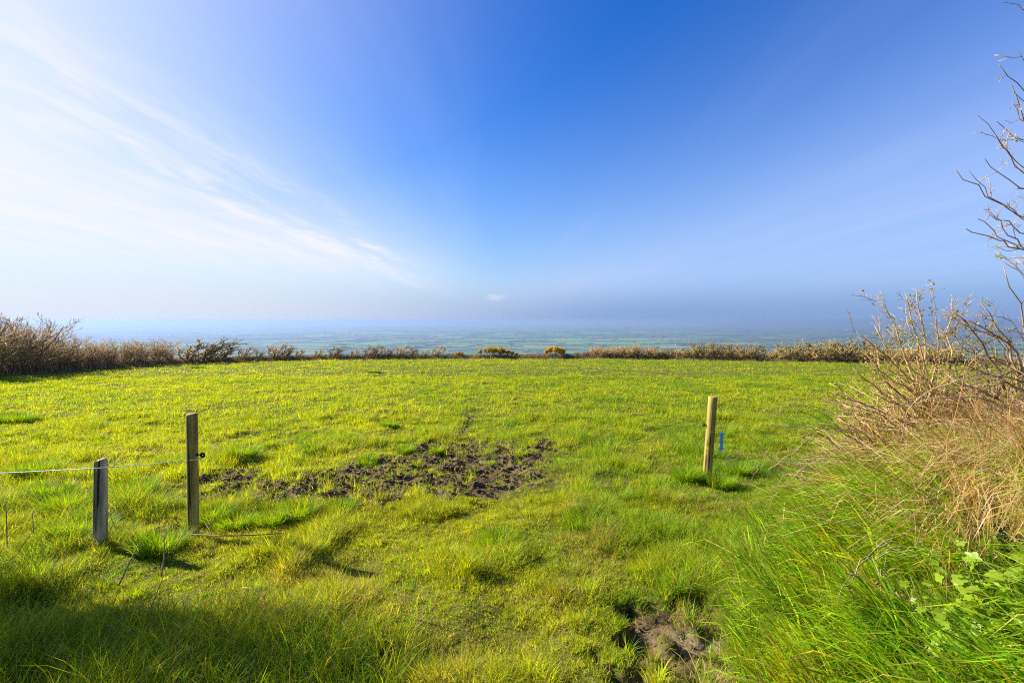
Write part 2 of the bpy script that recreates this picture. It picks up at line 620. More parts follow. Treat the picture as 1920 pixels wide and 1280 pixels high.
def leaf_cards(C, size, r, up=0.3, ratio=0.55, fold=0.25):
    """small folded leaves at centres C: two quads either side of a midrib"""
    M_ = len(C)
    s = size * r.uniform(0.6, 1.25, M_)[:, None]
    d = norm(r.normal(0, 1, (M_, 3)) + np.array([0, 0, up]))
    q = norm(np.cross(d, r.normal(0, 1, (M_, 3))))
    nn = np.cross(d, q)
    b = C; t = C + d * s
    m1 = C + d * s * 0.5 + q * s * ratio * 0.5 + nn * s * fold * 0.4
    m2 = C + d * s * 0.5 - q * s * ratio * 0.5 + nn * s * fold * 0.4
    V = np.stack([b, m1, t, m2], 1).reshape(-1, 3)
    I = np.arange(M_ * 4).reshape(M_, 4)
    return V, [np.concatenate([I[:, [0, 1, 2]], I[:, [0, 2, 3]]])]


# ------------------------------------------------------------------ the plain: fields, hedgerows, houses, bay
def build_plain():
    r = np.random.default_rng(21)
    rot = math.radians(17)
    cr, sr = math.cos(rot), math.sin(rot)
    # jittered grid in rotated space, rows widen with distance
    vs = [1500.0]
    while vs[-1] < 30000:
        vs.append(vs[-1] + max(190, vs[-1] * 0.055) * r.uniform(0.7, 1.35))
    vs = np.array(vs)
    us = np.arange(-32000, 32001, 400.0)
    U, W = np.meshgrid(us, vs)
    U = U + r.uniform(-130, 130, U.shape); W = W + r.uniform(-45, 45, W.shape) * np.minimum(1, W / 4000)
    # skew each row so the columns do not line up
    U = U + np.cumsum(r.uniform(-160, 160, len(vs)))[:, None]
    GX = U * cr - W * sr; GY = U * sr + W * cr
    keep = (GY[:-1, :-1] > 1300) & (np.abs(GX[:-1, :-1]) < GY[:-1, :-1] * 1.9 + 400) & (GY[:-1, :-1] < 28000)
    I = np.arange(GX.size).reshape(GX.shape)
    Q = np.stack([I[:-1, :-1], I[:-1, 1:], I[1:, 1:], I[1:, :-1]], -1)[keep]
    P = np.stack([GX.ravel(), GY.ravel(), np.full(GX.size, PLAIN + 0.9)], 1)
    V = P[Q].reshape(-1, 3)
    pal = np.array([(0.085, 0.235, 0.030), (0.12, 0.27, 0.04), (0.19, 0.28, 0.05), (0.055, 0.12, 0.03), (0.16, 0.14, 0.06), (0.04, 0.065, 0.028), (0.13, 0.31, 0.035), (0.27, 0.25, 0.10)])
    cx = V.reshape(-1, 4, 3).mean(1)
    scrub = fbm(cx[:, 0] / 2600, cx[:, 1] / 900, 44, 3)
    ci = r.choice(len(pal), len(Q), p=[.24, .22, .14, .12, .07, .05, .12, .04])
    ci = np.where(scrub > 0.57, r.choice([3, 5, 4], len(Q)), ci)
    c = pal[ci] * r.uniform(0.85, 1.15, (len(Q), 1))
    m = bpy.data.materials.new("farmland_crops"); m.use_nodes = True
    t = NT(m.node_tree)
    o = t.n('ShaderNodeOutputMaterial'); p = t.n('ShaderNodeBsdfPrincipled'); t.link(p.outputs[0], o.inputs[0])
    a = t.n('ShaderNodeAttribute', attribute_name='tint')
    tx = t.n('ShaderNodeTexCoord')
    nn = t.noise(tx.outputs['Object'], 0.012, 4)
    t.link(t.mix(t.smooth(nn, 0.35, 0.7), a.outputs['Color'], t.mix(0.5, a.outputs['Color'], rgb(0.10, 0.10, 0.05))), p.inputs['Base Color'])
    p.inputs['Roughness'].default_value = 0.95; p.inputs['Specular IOR Level'].default_value = 0.05
    tag(mesh_obj("farmland_terrain", V, np.arange(len(V)).reshape(-1, 4), m, smooth=False, col=np.repeat(c, 4, 0)),
        "flat patchwork of green farmland far below the pasture", "farmland", kind="structure")
    # hedgerows: lumpy ridges of trees along field edges
    parts = []
    for (a_, b_) in ((0, 1), (1, 2)):
        A = P[Q[:, a_]]; B = P[Q[:, b_]]
        mid = (A + B) / 2
        ok = (mid[:, 1] < 15000) & (r.random(len(A)) < 0.80)
        A, B = A[ok], B[ok]
        n = 9
        tt = np.linspace(0, 1, n)
        C = A[:, None] + (B - A)[:, None] * tt[None, :, None]
        C[:, 1:-1] += r.normal(0, 3, (len(A), n - 2, 3)) * np.array([1, 1, 0])
        H = (r.uniform(2.0, 5.5, (len(A), 1)) + r.uniform(-1.5, 5.5, (len(A), n)) * (r.random((len(A), n)) < 0.5))
        H = np.maximum(H, 0.8)
        W_ = norm(np.cross((B - A), np.array([0, 0, 1.0])))[:, None, :] * (H * 0.75 + 1.0)[..., None]
        top = C + np.array([0, 0, 1.0]) * H[..., None]
        mid1 = C - W_ * 0.9 + np.array([0, 0, 1.0]) * H[..., None] * 0.55
        mid2 = C + W_ * 0.9 + np.array([0, 0, 1.0]) * H[..., None] * 0.55
        Vv = np.stack([C - W_ * 0.7, mid1, top, mid2, C + W_ * 0.7], 2)      # (M,n,5,3)
        Ii = np.arange(Vv.shape[0] * n * 5).reshape(Vv.shape[0], n, 5)
        Ff = np.stack([Ii[:, :-1, :-1], Ii[:, :-1, 1:], Ii[:, 1:, 1:], Ii[:, 1:, :-1]], -1).reshape(-1, 4)
        parts.append((Vv.reshape(-1, 3), [Ff]))
    V, Fh = join(parts)
    tag(mesh_obj("hedgerow_vegetation", V, Fh, simple("hedgerow_leaf", (0.018, 0.026, 0.010), (0.036, 0.042, 0.018), 0.05)),
        "dark hedgerows and tree lines dividing the fields on the plain", "hedgerow", kind="stuff")
    # bay and far low hills
    bx, by = 5200.0, 19000.0
    ang = np.linspace(0, 2 * math.pi, 60, endpoint=False)
    rr = 1 + 0.22 * np.sin(3 * ang + 1) + 0.1 * np.sin(7 * ang)
    V = np.stack([6900 + 3300 * rr * np.cos(ang), 19300 + 2100 * rr * np.sin(ang), np.full(60, PLAIN + 1.8)], 1)
    V2 = np.stack([-3600 + 1500 * rr * np.cos(ang + 1), 20500 + 900 * rr * np.sin(ang + 1), np.full(60, PLAIN + 1.8)], 1)
    mw = simple("sea_water", (0.20, 0.24, 0.27), rough=0.35, spec=0.6)
    Vt = np.concatenate([V, V2])
    tag(mesh_obj("water", Vt, [np.arange(60)[None], 60 + np.arange(60)[None]], mw, smooth=False), "pale strip of bay water out on the hazy plain", "water", kind="structure")
    n = 120
    hx = np.linspace(7000, 22000, n); rows = 9
    Hx, Hr = np.meshgrid(hx, np.linspace(-1, 1, rows))
    prof = (fbm(hx / 2600, hx * 0, 61, 4) * 130) * sstep(hx, 7000, 11000) * (1 - 0.5 * sstep(hx, 17000, 22000))
    Hz = PLAIN - 2 + prof[None] * (1 - Hr ** 2)
    V = np.stack([Hx.ravel(), (20500 + Hr * 1800).ravel(), Hz.ravel()], 1)
    I = np.arange(rows * n).reshape(rows, n)
    tag(mesh_obj("hills", V, np.stack([I[:-1, :-1], I[:-1, 1:], I[1:, 1:], I[1:, :-1]], -1).reshape(-1, 4), simple("hill_heath", (0.05, 0.07, 0.03), (0.10, 0.12, 0.05), 0.002)),
        "low far hills barely showing through the haze", "hill", kind="structure")
    # white houses
    mwall = simple("white_render", (0.80, 0.80, 0.78)); mroof = simple("slate_roof", (0.10, 0.10, 0.115))
    specs = [(1215, 636, 17, "brightest white farmhouse on the plain past the gate handle"), (1204, 634, 12, "small white shed beside the brightest farmhouse on the plain"),
             (1190, 625, 14, "lone white house on the plain above the brightest farmhouse"), (1267, 647, 13, "white cottage just over the hedge straight above the wooden post"),
             (1274, 647, 11, "white shed next to the cottage above the wooden post"), (1306, 646, 14, "white bungalow just over the hedge between post and bramble"),
             (1313, 646, 10, "small white outbuilding beside the bungalow over the hedge"),
             (1375, 629, 12, "first white house of the village row towards the tall post"), (1386, 629, 13, "white village house with a gap before the widest house"),
             (1398, 629.5, 19, "widest white house in the village row on the plain"), (1408, 630, 12, "white house between the widest house and the long barn"),
             (1420, 629, 26, "long white barn in the village row on the plain"), (1428, 629, 11, "white house closing the village row past the long barn"),
             (1391, 633, 14, "white house standing below the village row on the plain"),
             (1421, 618, 12, "tiny white house highest above the long barn"), (1430, 619, 11, "tiny white house second in the upper hamlet"),
             (1439, 617.5, 13, "tiny white house in the middle of the upper hamlet"), (1452, 616.5, 13, "tiny white house beyond the middle of the upper hamlet"),
             (1473, 617, 13, "tiny white house set apart at the bramble end of the hamlet"),
             (945, 629, 17, "white farmhouse above the wide gorse bush"), (968, 634, 13, "white cottage above the low gorse bush"),
             (857, 635, 12, "white cottage above the small gorse sprig"), (801, 620, 24, "pale long farm shed far above the hedge shrubs"),
             (1505, 636, 11, "white house over the olive shrubs of the hedge")]
    for (px, py, wid, lab) in specs:
        d = px_ray(px, py); t_ = (PLAIN + 3 - CAM_H) / d[2]
        p = CAMP + d * t_
        wid = wid * 0.55 * (t_ / 4700) ** 0.5
        dep, h, rh = 8.0, 4.6, 3.0
        hw, hd = wid / 2, dep / 2
        V = np.array([(-hw, -hd, 0), (hw, -hd, 0), (hw, hd, 0), (-hw, hd, 0), (-hw, -hd, h), (hw, -hd, h), (hw, hd, h), (-hw, hd, h), (-hw, 0, h + rh), (hw, 0, h + rh)])
        root = empty("house", (p[0], p[1], PLAIN + 0.9), lab, "house", "white houses on the plain")
        mesh_obj("wall", V, [np.array([(0, 1, 5, 4), (1, 2, 6, 5), (2, 3, 7, 6), (3, 0, 4, 7)]), np.array([(4, 8, 7), (5, 6, 9)])], mwall, root, smooth=False)
        e = 0.4
        V = np.array([(-hw - e, -hd - e, h - .2), (hw + e, -hd - e, h - .2), (hw + e, 0, h + rh + .1), (-hw - e, 0, h + rh + .1), (hw + e, hd + e, h - .2), (-hw - e, hd + e, h - .2)])
        mesh_obj("roof", np.concatenate([V, V + [0, 0, .25]]), np.array([(0, 1, 2, 3), (3, 2, 4, 5), (6, 7, 8, 9), (9, 8, 10, 11), (0, 1, 7, 6), (5, 4, 10, 11), (0, 3, 9, 6), (3, 5, 11, 9), (1, 2, 8, 7), (2, 4, 10, 8)]), mroof, root, smooth=False)
        root.rotation_euler.z = r.uniform(-0.5, 0.5)


build_plain()


# ------------------------------------------------------------------ hedge round the field
def shrub_proto(seed, H, W, lean, stems, twigs, mt, mtw, twr=0.006, up=0.5, fine=4, tk=0.014):
    """a bare wind-bent shrub at the origin: (trunk mesh object, crown mesh object) under an Empty"""
    r = np.random.default_rng(seed)
    S = np.stack([r.uniform(-0.30, 0.30, stems) * W, r.uniform(-0.2, 0.2, stems) * W, np.full(stems, -0.12)], 1)
    D = norm(np.stack([r.normal(lean * 0.5, 0.45, stems) * W, r.normal(0, 0.4, stems) * W, np.full(stems, 1.0)], 1))
    L = H * r.uniform(0.55, 0.98, stems)
    P = grow(S, D, L, 8, 0.13, (lean * 0.5, 0, 0.25), r)
    R = np.linspace(1, 0.35, 8)[None] * (tk * H * r.uniform(0.7, 1.2, stems))[:, None]
    Vt, Ft = tubes(P, R, 5)
    C1, R1 = sprout(P, R, twigs, 0.12, 1.0, 0.65, 0.28, 0.55, 6, 0.15, (lean * 0.55, 0, up), r, 0.55, 0.4)
    R1 = np.maximum(R1, twr)
    C2, R2 = sprout(C1, R1, fine, 0.15, 1.0, 0.55, 0.35, 0.75, 4, 0.16, (lean * 0.6, 0, up), r, 0.7, 0.5)
    R2 = np.maximum(R2, twr * 0.8)
    Vc, Fc = join([tubes(C1, R1, 3), tubes(C2, R2, 3)])
    return (Vt, Ft), (Vc, Fc)


SHRUBS = {}


def shrub(kind, name, loc, scale, rotz, label, cat, group, flip=False):
    """first of a kind builds it, the rest copy thing and parts"""
    if kind not in SHRUBS:
        tr, cr, mt, mtw = PROTO[kind]
        root = empty(name, (0, 0, 0), label, cat, group)
        mesh_obj("trunk", tr[0], tr[1], mt, root)
        mesh_obj("crown", cr[0], cr[1], mtw, root)
        SHRUBS[kind] = root
    else:
        root = copy_tree(SHRUBS[kind])
        root['label'] = label; root['group'] = group; root['category'] = cat
        root.name = name
    root.location = loc
    root.rotation_euler = (0, 0, rotz)
    root.scale = (scale[0] * 1.22, scale[1] * 1.22, scale[2])
    return root


PROTO = {}
# kinds: tall willow-like brush, wind-bent thorn, low round thorn, olive blackthorn
PROTO['brush_a'] = (*shrub_proto(1, 2.4, 1.0, 0.10, 16, 14, None, None, 0.0062, 0.55, 5), M_BARK_BROWN, M_TWIG_BROWN)
PROTO['brush_b'] = (*shrub_proto(2, 2.2, 1.15, 0.22, 17, 13, None, None, 0.0062, 0.5, 5), M_BARK_BROWN, M_TWIG_BROWN)
PROTO['bent_a'] = (*shrub_proto(3, 1.5, 0.8, 0.85, 5, 15, None, None, 0.013, 0.15, 4, 0.034), M_BARK_BROWN, M_TWIG_OLIVE)
PROTO['bent_b'] = (*shrub_proto(4, 1.4, 0.7, 0.55, 5, 14, None, None, 0.013, 0.25, 4, 0.032), M_BARK_BROWN, M_TWIG_BROWN)
PROTO['round_a'] = (*shrub_proto(5, 1.25, 1.5, 0.15, 16, 14, None, None, 0.014, 0.25), M_BARK_BROWN, M_TWIG_OLIVE)
PROTO['round_b'] = (*shrub_proto(6, 1.2, 1.6, 0.0, 17, 14, None, None, 0.014, 0.3), M_BARK_BROWN, M_TWIG_BROWN)


PROTO_H = {k_: float(np.percentile(v_[1][0][:, 2], 98.5)) for k_, v_ in PROTO.items()}


def hedge_at(px):
    """point of the hedge line that shows at column px"""
    t = (px - 960.0) / 853.33
    best = None
    for (ax, ay), (bx, by) in zip(HEDGE[:-1], HEDGE[1:]):
        # ax + s(bx-ax) = t*(ay + s(by-ay))  (pitch is small enough to ignore here)
        den_ = (bx - ax) - t * (by - ay)
        if abs(den_) < 1e-9: continue
        s = (t * ay - ax) / den_
        if -1e-6 <= s <= 1 + 1e-6:
            p = np.array([ax + s * (bx - ax), ay + s * (by - ay)])
            if best is None or p[1] > best[1] * 0 + best[1]: best = p
    return best


HR = random.Random(5)


def plant_hedge(spec, group):
    for (px, top, kind, sx, lab) in spec:
        p = hedge_at(px)
        z = float(ground_smooth(p[0], p[1]))
        # height that reaches row "top"
        h = CAM_H + (600.0 - top) / 853.33 * p[1] - z
        s = h / PROTO_H[kind] * (1.22 if 'bent' in kind else 1.06)
        shrub(kind, {'brush': 'bare_shrub', 'bent': 'thorn_shrub', 'round': 'thorn_bush'}[kind.split('_')[0]],
              (p[0], p[1], z - 0.05), (s * sx, s * sx, s), HR.uniform(-0.5, 0.5) if 'bent' in kind else HR.uniform(-0.4, 0.4), lab, "shrub", group)


G1 = "bare brown shrubs in the hedge along the field edge"
plant_hedge([
    (-75, 600, 'brush_b', 1.1, "tall brown brush running out of the picture past the highest shrub"),
    (-25, 606, 'brush_a', 1.1, "tall brown bare shrub at the very end of the high hedge"),
    (22, 603, 'brush_b', 1.15, "highest brown bare shrub with spiky twigs above the skyline"),
    (62, 616, 'brush_a', 1.1, "dense brown bare shrub next to the highest hedge shrub"),
    (98, 632, 'brush_b', 1.1, "brown bare shrub where the high hedge starts to drop"),
    (132, 643, 'brush_a', 1.2, "low brown shrub in the dip of the high hedge"),
    (166, 644, 'brush_b', 1.2, "rounded brown shrub after the dip of the hedge"),
    (200, 640, 'brush_a', 1.2, "bushy reddish brown shrub with two pale shoots"),
    (232, 641, 'brush_b', 1.2, "brown shrub in the middle of the reddish hedge stretch"),
    (262, 643, 'brush_a', 1.15, "reddish brown shrub above the curved field edge"),
    (288, 639, 'brush_b', 1.15, "brown shrub with dark top before the hedge thins"),
    (315, 647, 'brush_a', 1.1, "last dense brown shrub before the windswept thorns"),
    (346, 650, 'bent_b', 1.5, "olive brown thorn before the big windswept pair"),
    (375, 641, 'bent_a', 1.5, "big windswept thorn leaning with feathery top"),
    (408, 643, 'bent_a', 1.4, "second big windswept thorn leaning over the low hedge"),
    (452, 653, 'bent_b', 1.2, "slim windswept thorn alone on the low hedge"),
    (484, 657, 'bent_a', 0.9, "tiny bent thorn in the first gap of the low hedge"),
    (512, 648, 'bent_b', 1.3, "upright fan shaped thorn of a close pair"),
    (533, 652, 'bent_a', 1.1, "smaller bent thorn of the close pair"),
    (556, 656, 'bent_b', 1.0, "short thorn just after the close pair"),
    (592, 656, 'bent_b', 1.0, "short thorn beside the broad windswept one"),
    (624, 650, 'bent_a', 1.3, "broad windswept thorn halfway along the low hedge"),
    (660, 656, 'bent_b', 1.1, "thin thorn between the broad one and the ragged group"),
    (690, 649, 'bent_a', 1.3, "ragged bent thorn starting the group of thorns"),
    (705, 652, 'bent_b', 1.0, "short thorn inside the ragged group"),
    (726, 654, 'bent_a', 1.1, "round bent thorn inside the ragged group"),
    (750, 649, 'bent_b', 1.1, "forked thorn with a bare arm leaning over"),
    (772, 655, 'bent_a', 1.2, "bushy bent thorn after the forked one"),
    (794, 657, 'bent_b', 1.0, "low thorn next to the last upright thorn"),
    (815, 651, 'bent_b', 1.1, "last upright thorn before the first gorse"),
], G1)
G2 = "thorn bushes in the hedge across the slope"
plant_hedge([
    (1100, 658, 'round_a', 0.7, "small dark thorn bush starting the long thicket beyond the gorse"),
    (1122, 650, 'round_b', 0.9, "brown thorn bush with fine upright twigs near the gorse"),
    (1148, 650, 'brush_b', 1.5, "pale brown brush in the first half of the thicket"),
    (1172, 649, 'round_b', 0.9, "reddish thorn bush in the middle of the thicket"),
    (1196, 646, 'brush_a', 1.5, "tallest reddish brush in the thicket"),
    (1224, 652, 'round_b', 0.9, "brown thorn bush just past the tallest brush"),
    (1250, 654, 'round_a', 1.0, "low olive thorn bush over the wooden post"),
    (1276, 655, 'round_b', 1.0, "low brown thorn bush past the post"),
    (1302, 652, 'round_a', 1.0, "olive thorn bush before the double crown"),
    (1328, 644, 'round_a', 0.9, "olive bush with the first of two round crowns"),
    (1362, 646, 'round_a', 0.9, "olive bush with the second of two round crowns"),
    (1388, 656, 'round_b', 0.9, "low brown bush in the notch after the round crowns"),
    (1412, 647, 'round_a', 0.95, "domed olive bush alone after the notch"),
    (1442, 660, 'round_b', 0.9, "lowest brown bush where the hedge dips"),
    (1462, 655, 'round_b', 0.8, "brown bush climbing out of the hedge dip"),
    (1494, 644, 'round_a', 0.9, "round olive bush with a spiky top"),
    (1524, 653, 'round_b', 0.95, "brown bush between spiky bush and big dome"),
    (1556, 642, 'round_a', 0.95, "first half of the big olive dome at the hedge end"),
    (1596, 640, 'round_a', 0.95, "second half of the big olive dome at the hedge end"),
    (1632, 652, 'round_b', 1.0, "brown bush half hidden behind pale bramble shoots"),
    (1676, 655, 'round_a', 1.0, "olive bush seen through the hawthorn twigs"),
    (1720, 652, 'round_b', 1.1, "brown bush behind the middle of the hawthorn"),
    (1780, 650, 'round_a', 1.1, "olive bush deep behind the hawthorn stems"),
], G2)


# gorse
def gorse(px, top, wpx, label, bloom=1.0):
    p = hedge_at(px)
    z = float(ground_smooth(p[0], p[1]))
    h = CAM_H + (600.0 - top) / 853.33 * p[1] - z
    wd = wpx / 853.33 * p[1] / 2
    r = np.random.default_rng(int(px))
    root = empty("gorse_bush", (p[0], p[1], z), label, "gorse", "flowering gorse bushes in the hedge")
    nb = 9
    S = np.stack([r.uniform(-0.3, 0.3, nb) * wd, r.uniform(-0.2, 0.2, nb), np.full(nb, -0.1)], 1)
    P = grow(S, np.stack([r.normal(0, 0.5, nb), r.normal(0, .3, nb), np.ones(nb)], 1), np.full(nb, h * 0.8), 6, 0.15, (0, 0, 0.2), r)
    V, F_ = tubes(P, np.linspace(0.025, 0.008, 6)[None] * np.ones((nb, 1)), 5)
    mesh_obj("trunk", V, F_, M_BARK_BROWN, root)
    nl = int(3000 * wd * 1.4)
    # lumpy crown from several blobs
    k = max(4, int(wd * 9))
    bc = np.stack([np.linspace(-0.8, 0.8, k) * wd + r.normal(0, 0.12 * wd, k), r.uniform(-0.3, 0.3, k), h * (0.35 + 0.42 * np.sqrt(np.clip(1 - np.linspace(-0.9, 0.9, k) ** 2, 0, 1)) * r.uniform(0.4, 1.0, k))], 1)
    br = r.uniform(0.22, 0.36, k) * min(1.0, h)
    i = r.integers(0, k, nl)
    d = norm(r.normal(0, 1, (nl, 3)))
    C = bc[i] + d * (br[i] * r.uniform(0.25, 1.0, nl) ** 0.5)[:, None]
    C[:, 2] = np.maximum(C[:, 2], 0.02)
    V, F_ = leaf_cards(C, 0.09, r, 0.5, 0.22)
    mesh_obj("crown", V, F_, M_GORSE, root)
    nf = int(nl * 1.1 * bloom)
    i = r.integers(0, k, nf)
    d = norm(r.normal(0, 1, (nf, 3)) + np.array([-0.2, -0.5, 0.55]))
    C = bc[i] + d * (br[i] * r.uniform(0.92, 1.12, nf))[:, None]
    keep = fbm(C[:, 0] * 6, C[:, 2] * 6 + C[:, 1] * 3, int(px), 3) > 0.50 - 0.22 * bloom
    V, F_ = leaf_cards(C[keep], 0.075, r, 0.3, 0.8)
    mesh_obj("blossom", V, F_, M_BLOSSOM, root)


M_GORSE = leafy("gorse_spines", 0.2, 0.6, 0.3, base=lambda t: t.mix(t.noise(t.n('ShaderNodeTexCoord').outputs['Object'], 6.0), rgb(0.05, 0.06, 0.02), rgb(0.11, 0.12, 0.035)))
M_BLOSSOM = leafy("gorse_blossom", 0.35, 0.6, 0.2, (1, 1, 0.6), base=lambda t: t.mix(t.noise(t.n('ShaderNodeTexCoord').outputs['Object'], 9.0), rgb(0.75, 0.40, 0.008), rgb(0.80, 0.55, 0.015)))
gorse(924, 650, 52, "widest gorse bush with patchy yellow bloom on the low hedge", 0.55)
gorse(950, 656, 24, "small bright yellow gorse tucked beside the widest one", 1.0)
gorse(1042, 651, 38, "round gorse bush solid with orange yellow flowers", 1.25)
gorse(861, 659, 10, "tiny gorse sprig alone on the low hedge", 0.8)
for (px, top, sx, lab) in [(968, 660, 0.5, "tiny brown thorn just beyond the small bright gorse"), (1062, 662, 0.6, "dark little thorn leaning on the round orange gorse"), (1082, 659, 0.55, "small dark thorn bush between gorse and thicket")]:
    plant_hedge([(px, top, 'round_a', sx, lab)], G2)

# dead stalks and heather on the hedge bank
def hedge_litter():
    r = np.random.default_rng(31)
    n = 34000
    L = np.concatenate([[0], np.cumsum(np.hypot(*np.diff(HEDGE, axis=0).T))])
    a = r.uniform(0, L[-1], n)
    x = np.interp(a, L, HEDGE[:, 0]); y = np.interp(a, L, HEDGE[:, 1])
    x = x + r.normal(0, 0.48, n); y = y + r.normal(0, 0.48, n)
    z = ground_smooth(x, y)
    H = r.uniform(0.08, 0.34, n) * (0.6 + 0.9 * fbm(a * 0.7, a * 0, 33, 3))
    # taller brash under the tall hedge
    H = H * np.where(a < 22, 2.6, 1.0)
    pal = np.array([(0.34, 0.20, 0.09), (0.24, 0.135, 0.065), (0.44, 0.30, 0.15), (0.14, 0.095, 0.05), (0.27, 0.17, 0.11), (0.13, 0.15, 0.03)])
    c = pal[r.choice(6, n, p=[.3, .25, .13, .15, .12, .05])]
    V, F_, cc = blades(np.stack([x, y, z], 1), H, np.full(n, 0.020), r.uniform(0, 2 * math.pi, n), r.uniform(0.1, 1.1, n), c, r)
    tag(mesh_obj("hedge_bottom_vegetation", V, F_, M_STRAW, col=cc), "brown dead stalks and bracken covering the low hedge bank", "undergrowth", kind="stuff")


def blades(B, H, W, az, bend, colr, r, segs=3, face=None, tipc=None):
    """curved grass blades. B (n,3) base, H length, W width, az lean direction, bend amount"""
    n = len(B)
    ts = np.array([0, 0.42, 0.76, 1.0]) if segs == 3 else np.array([0, 0.55, 1.0])
    ws = np.array([1.0, 0.86, 0.5]) if segs == 3 else np.array([1.0, 0.7])
    ld = np.stack([np.cos(az), np.sin(az), np.zeros(n)], 1)
    fa = (az + math.pi / 2 + r.normal(0, 0.7, n)) if face is None else face
    wd = np.stack([np.cos(fa), np.sin(fa), r.normal(0, 0.15, n)], 1)
    pts = []
    for t in ts:
        # angle from vertical grows along the blade
        th = bend * t
        hz = np.where(bend < 1e-3, 0.0, (1 - np.cos(th)) / np.maximum(bend, 1e-3)) + 0.12 * t
        vt = np.where(bend < 1e-3, t, np.sin(th) / np.maximum(bend, 1e-3))
        pts.append(B + ld * (H * hz)[:, None] + np.array([0, 0, 1.0]) * (H * vt)[:, None])
    rows = []
    for i, wv in enumerate(ws):
        o = wd * (W * wv * 0.5)[:, None]
        rows += [pts[i] - o, pts[i] + o]
    rows.append(pts[-1])
    V = np.stack(rows, 1)                        # (n, 2k+1, 3)
    k = V.shape[1]
    I = np.arange(n * k).reshape(n, k)
    Fq = [I[:, [2 * i, 2 * i + 1, 2 * i + 3, 2 * i + 2]] for i in range(len(ws) - 1)]
    Ft = I[:, [k - 3, k - 2, k - 1]]
    c = np.repeat(colr[:, None, :], k, axis=1)
    if tipc is not None:
        c[:, -1] = tipc
        c[:, -3:-1] = c[:, -3:-1] * 0.6 + tipc[:, None] * 0.4
    return V.reshape(-1, 3), [np.concatenate(Fq), Ft], c.reshape(-1, 3)


hedge_litter()


# ------------------------------------------------------------------ posts, wires, gate handle
def wood_mat(name, dark, mid, light, mossy=None, sc=1.0):
    m = bpy.data.materials.new(name); m.use_nodes = True
    t = NT(m.node_tree)
    o = t.n('ShaderNodeOutputMaterial'); p = t.n('ShaderNodeBsdfPrincipled'); t.link(p.outputs[0], o.inputs[0])
    tx = t.n('ShaderNodeTexCoord')
    grain = t.noise(t.mapping(tx.outputs['Object'], (60 * sc, 60 * sc, 2.2)), 1.0, 5, 0.6, 0.4)
    big = t.noise(t.mapping(tx.outputs['Object'], (9, 9, 1.6)), 1.0, 3)
    c = t.mix(t.smooth(grain, 0.35, 0.65), rgb(*dark), rgb(*mid))
    c = t.mix(t.smooth(big, 0.42, 0.68), c, rgb(*light))
    crack = t.noise(t.mapping(tx.outputs['Object'], (34, 34, 0.9), loc=(3, 1, 0)), 1.0, 2, 0.5)
    c = t.mix(t.smooth(crack, 0.58, 0.64), c, rgb(dark[0] * .35, dark[1] * .35, dark[2] * .35))
    if mossy:
        c = t.mix(t.smooth(t.noise(tx.outputs['Object'], 5.0, 4), 0.45, 0.7), c, rgb(*mossy))
    t.link(c, p.inputs['Base Color'])
    p.inputs['Roughness'].default_value = 0.85; p.inputs['Specular IOR Level'].default_value = 0.2
    b = t.n('ShaderNodeBump'); b.inputs['Strength'].default_value = 0.7; b.inputs['Distance'].default_value = 0.006
    t.link(t.math('SUBTRACT', grain, t.smooth(crack, 0.60, 0.68)), b.inputs['Height']); t.link(b.outputs[0], p.inputs['Normal'])
    return m


def post_mesh(radius, height, sect, seed, chamfer=0.012, tilt_top=0.0, sub=0.35, taper=0.97):
    """post from -sub to height; sect(angle)->radius factor"""
    r = np.random.default_rng(seed)
    k = 40
    a = np.arange(k) / k * 2 * math.pi
    zs = np.concatenate([[-sub, -0.05], np.linspace(0.0, height - chamfer, 16), [height - chamfer * 0.35, height]])
    rf = np.concatenate([np.ones(2), np.linspace(1, taper, 16), [taper - 0.06 * chamfer / 0.012, taper - 0.22]])
    V = []
    for z, f in zip(zs, rf):
        rr = radius * f * sect(a) * (1 + 0.03 * (vnoise(np.cos(a) * 3 + 9, np.sin(a) * 3 + z * 1.2 + 9, seed) - 0.5))
        zz = z + (tilt_top * np.cos(a - 0.6) if z > height - chamfer * 1.1 else 0)
        V.append(np.stack([rr * np.cos(a), rr * np.sin(a), np.full(k, z) + (zz - z)], 1))
    V = np.concatenate(V)
    n = len(zs)
    I = np.arange(n * k).reshape(n, k); J = np.roll(I, -1, 1)
    F_ = np.stack([I[:-1], J[:-1], J[1:], I[1:]], -1).reshape(-1, 4)
    return V, [F_, I[-1][None], I[0, ::-1][None]]


def post_place(bpx, tpx):
    b = on_ground(*bpx)
    d = px_ray(*tpx)
    # top lies in the camera-facing plane through the base
    n = np.array([b[0], b[1], 0]); n /= np.linalg.norm(n)
    t = np.dot(b - CAMP, n) / np.dot(d, n)
    return b, CAMP + d * t


def orient(o, b, t):
    v = Vector((t - b).tolist())
    o.rotation_mode = 'QUATERNION'
    o.rotation_quaternion = Vector((0, 0, 1)).rotation_difference(v)


round_ = lambda a: np.ones_like(a)
M_WOOD_BROWN = wood_mat("brown_post_wood", (0.20, 0.115, 0.024), (0.46, 0.30, 0.070), (0.56, 0.38, 0.10))
M_WOOD_GREY = wood_mat("weathered_grey_wood", (0.17, 0.10, 0.045), (0.48, 0.34, 0.19), (0.68, 0.53, 0.34), sc=1.2)
M_WOOD_TAN = wood_mat("treated_yellow_wood", (0.20, 0.135, 0.035), (0.36, 0.26, 0.075), (0.44, 0.32, 0.11), mossy=(0.32, 0.28, 0.055))
M_BLACK = simple("black_plastic", (0.012, 0.012, 0.013), rough=0.4, spec=0.5)


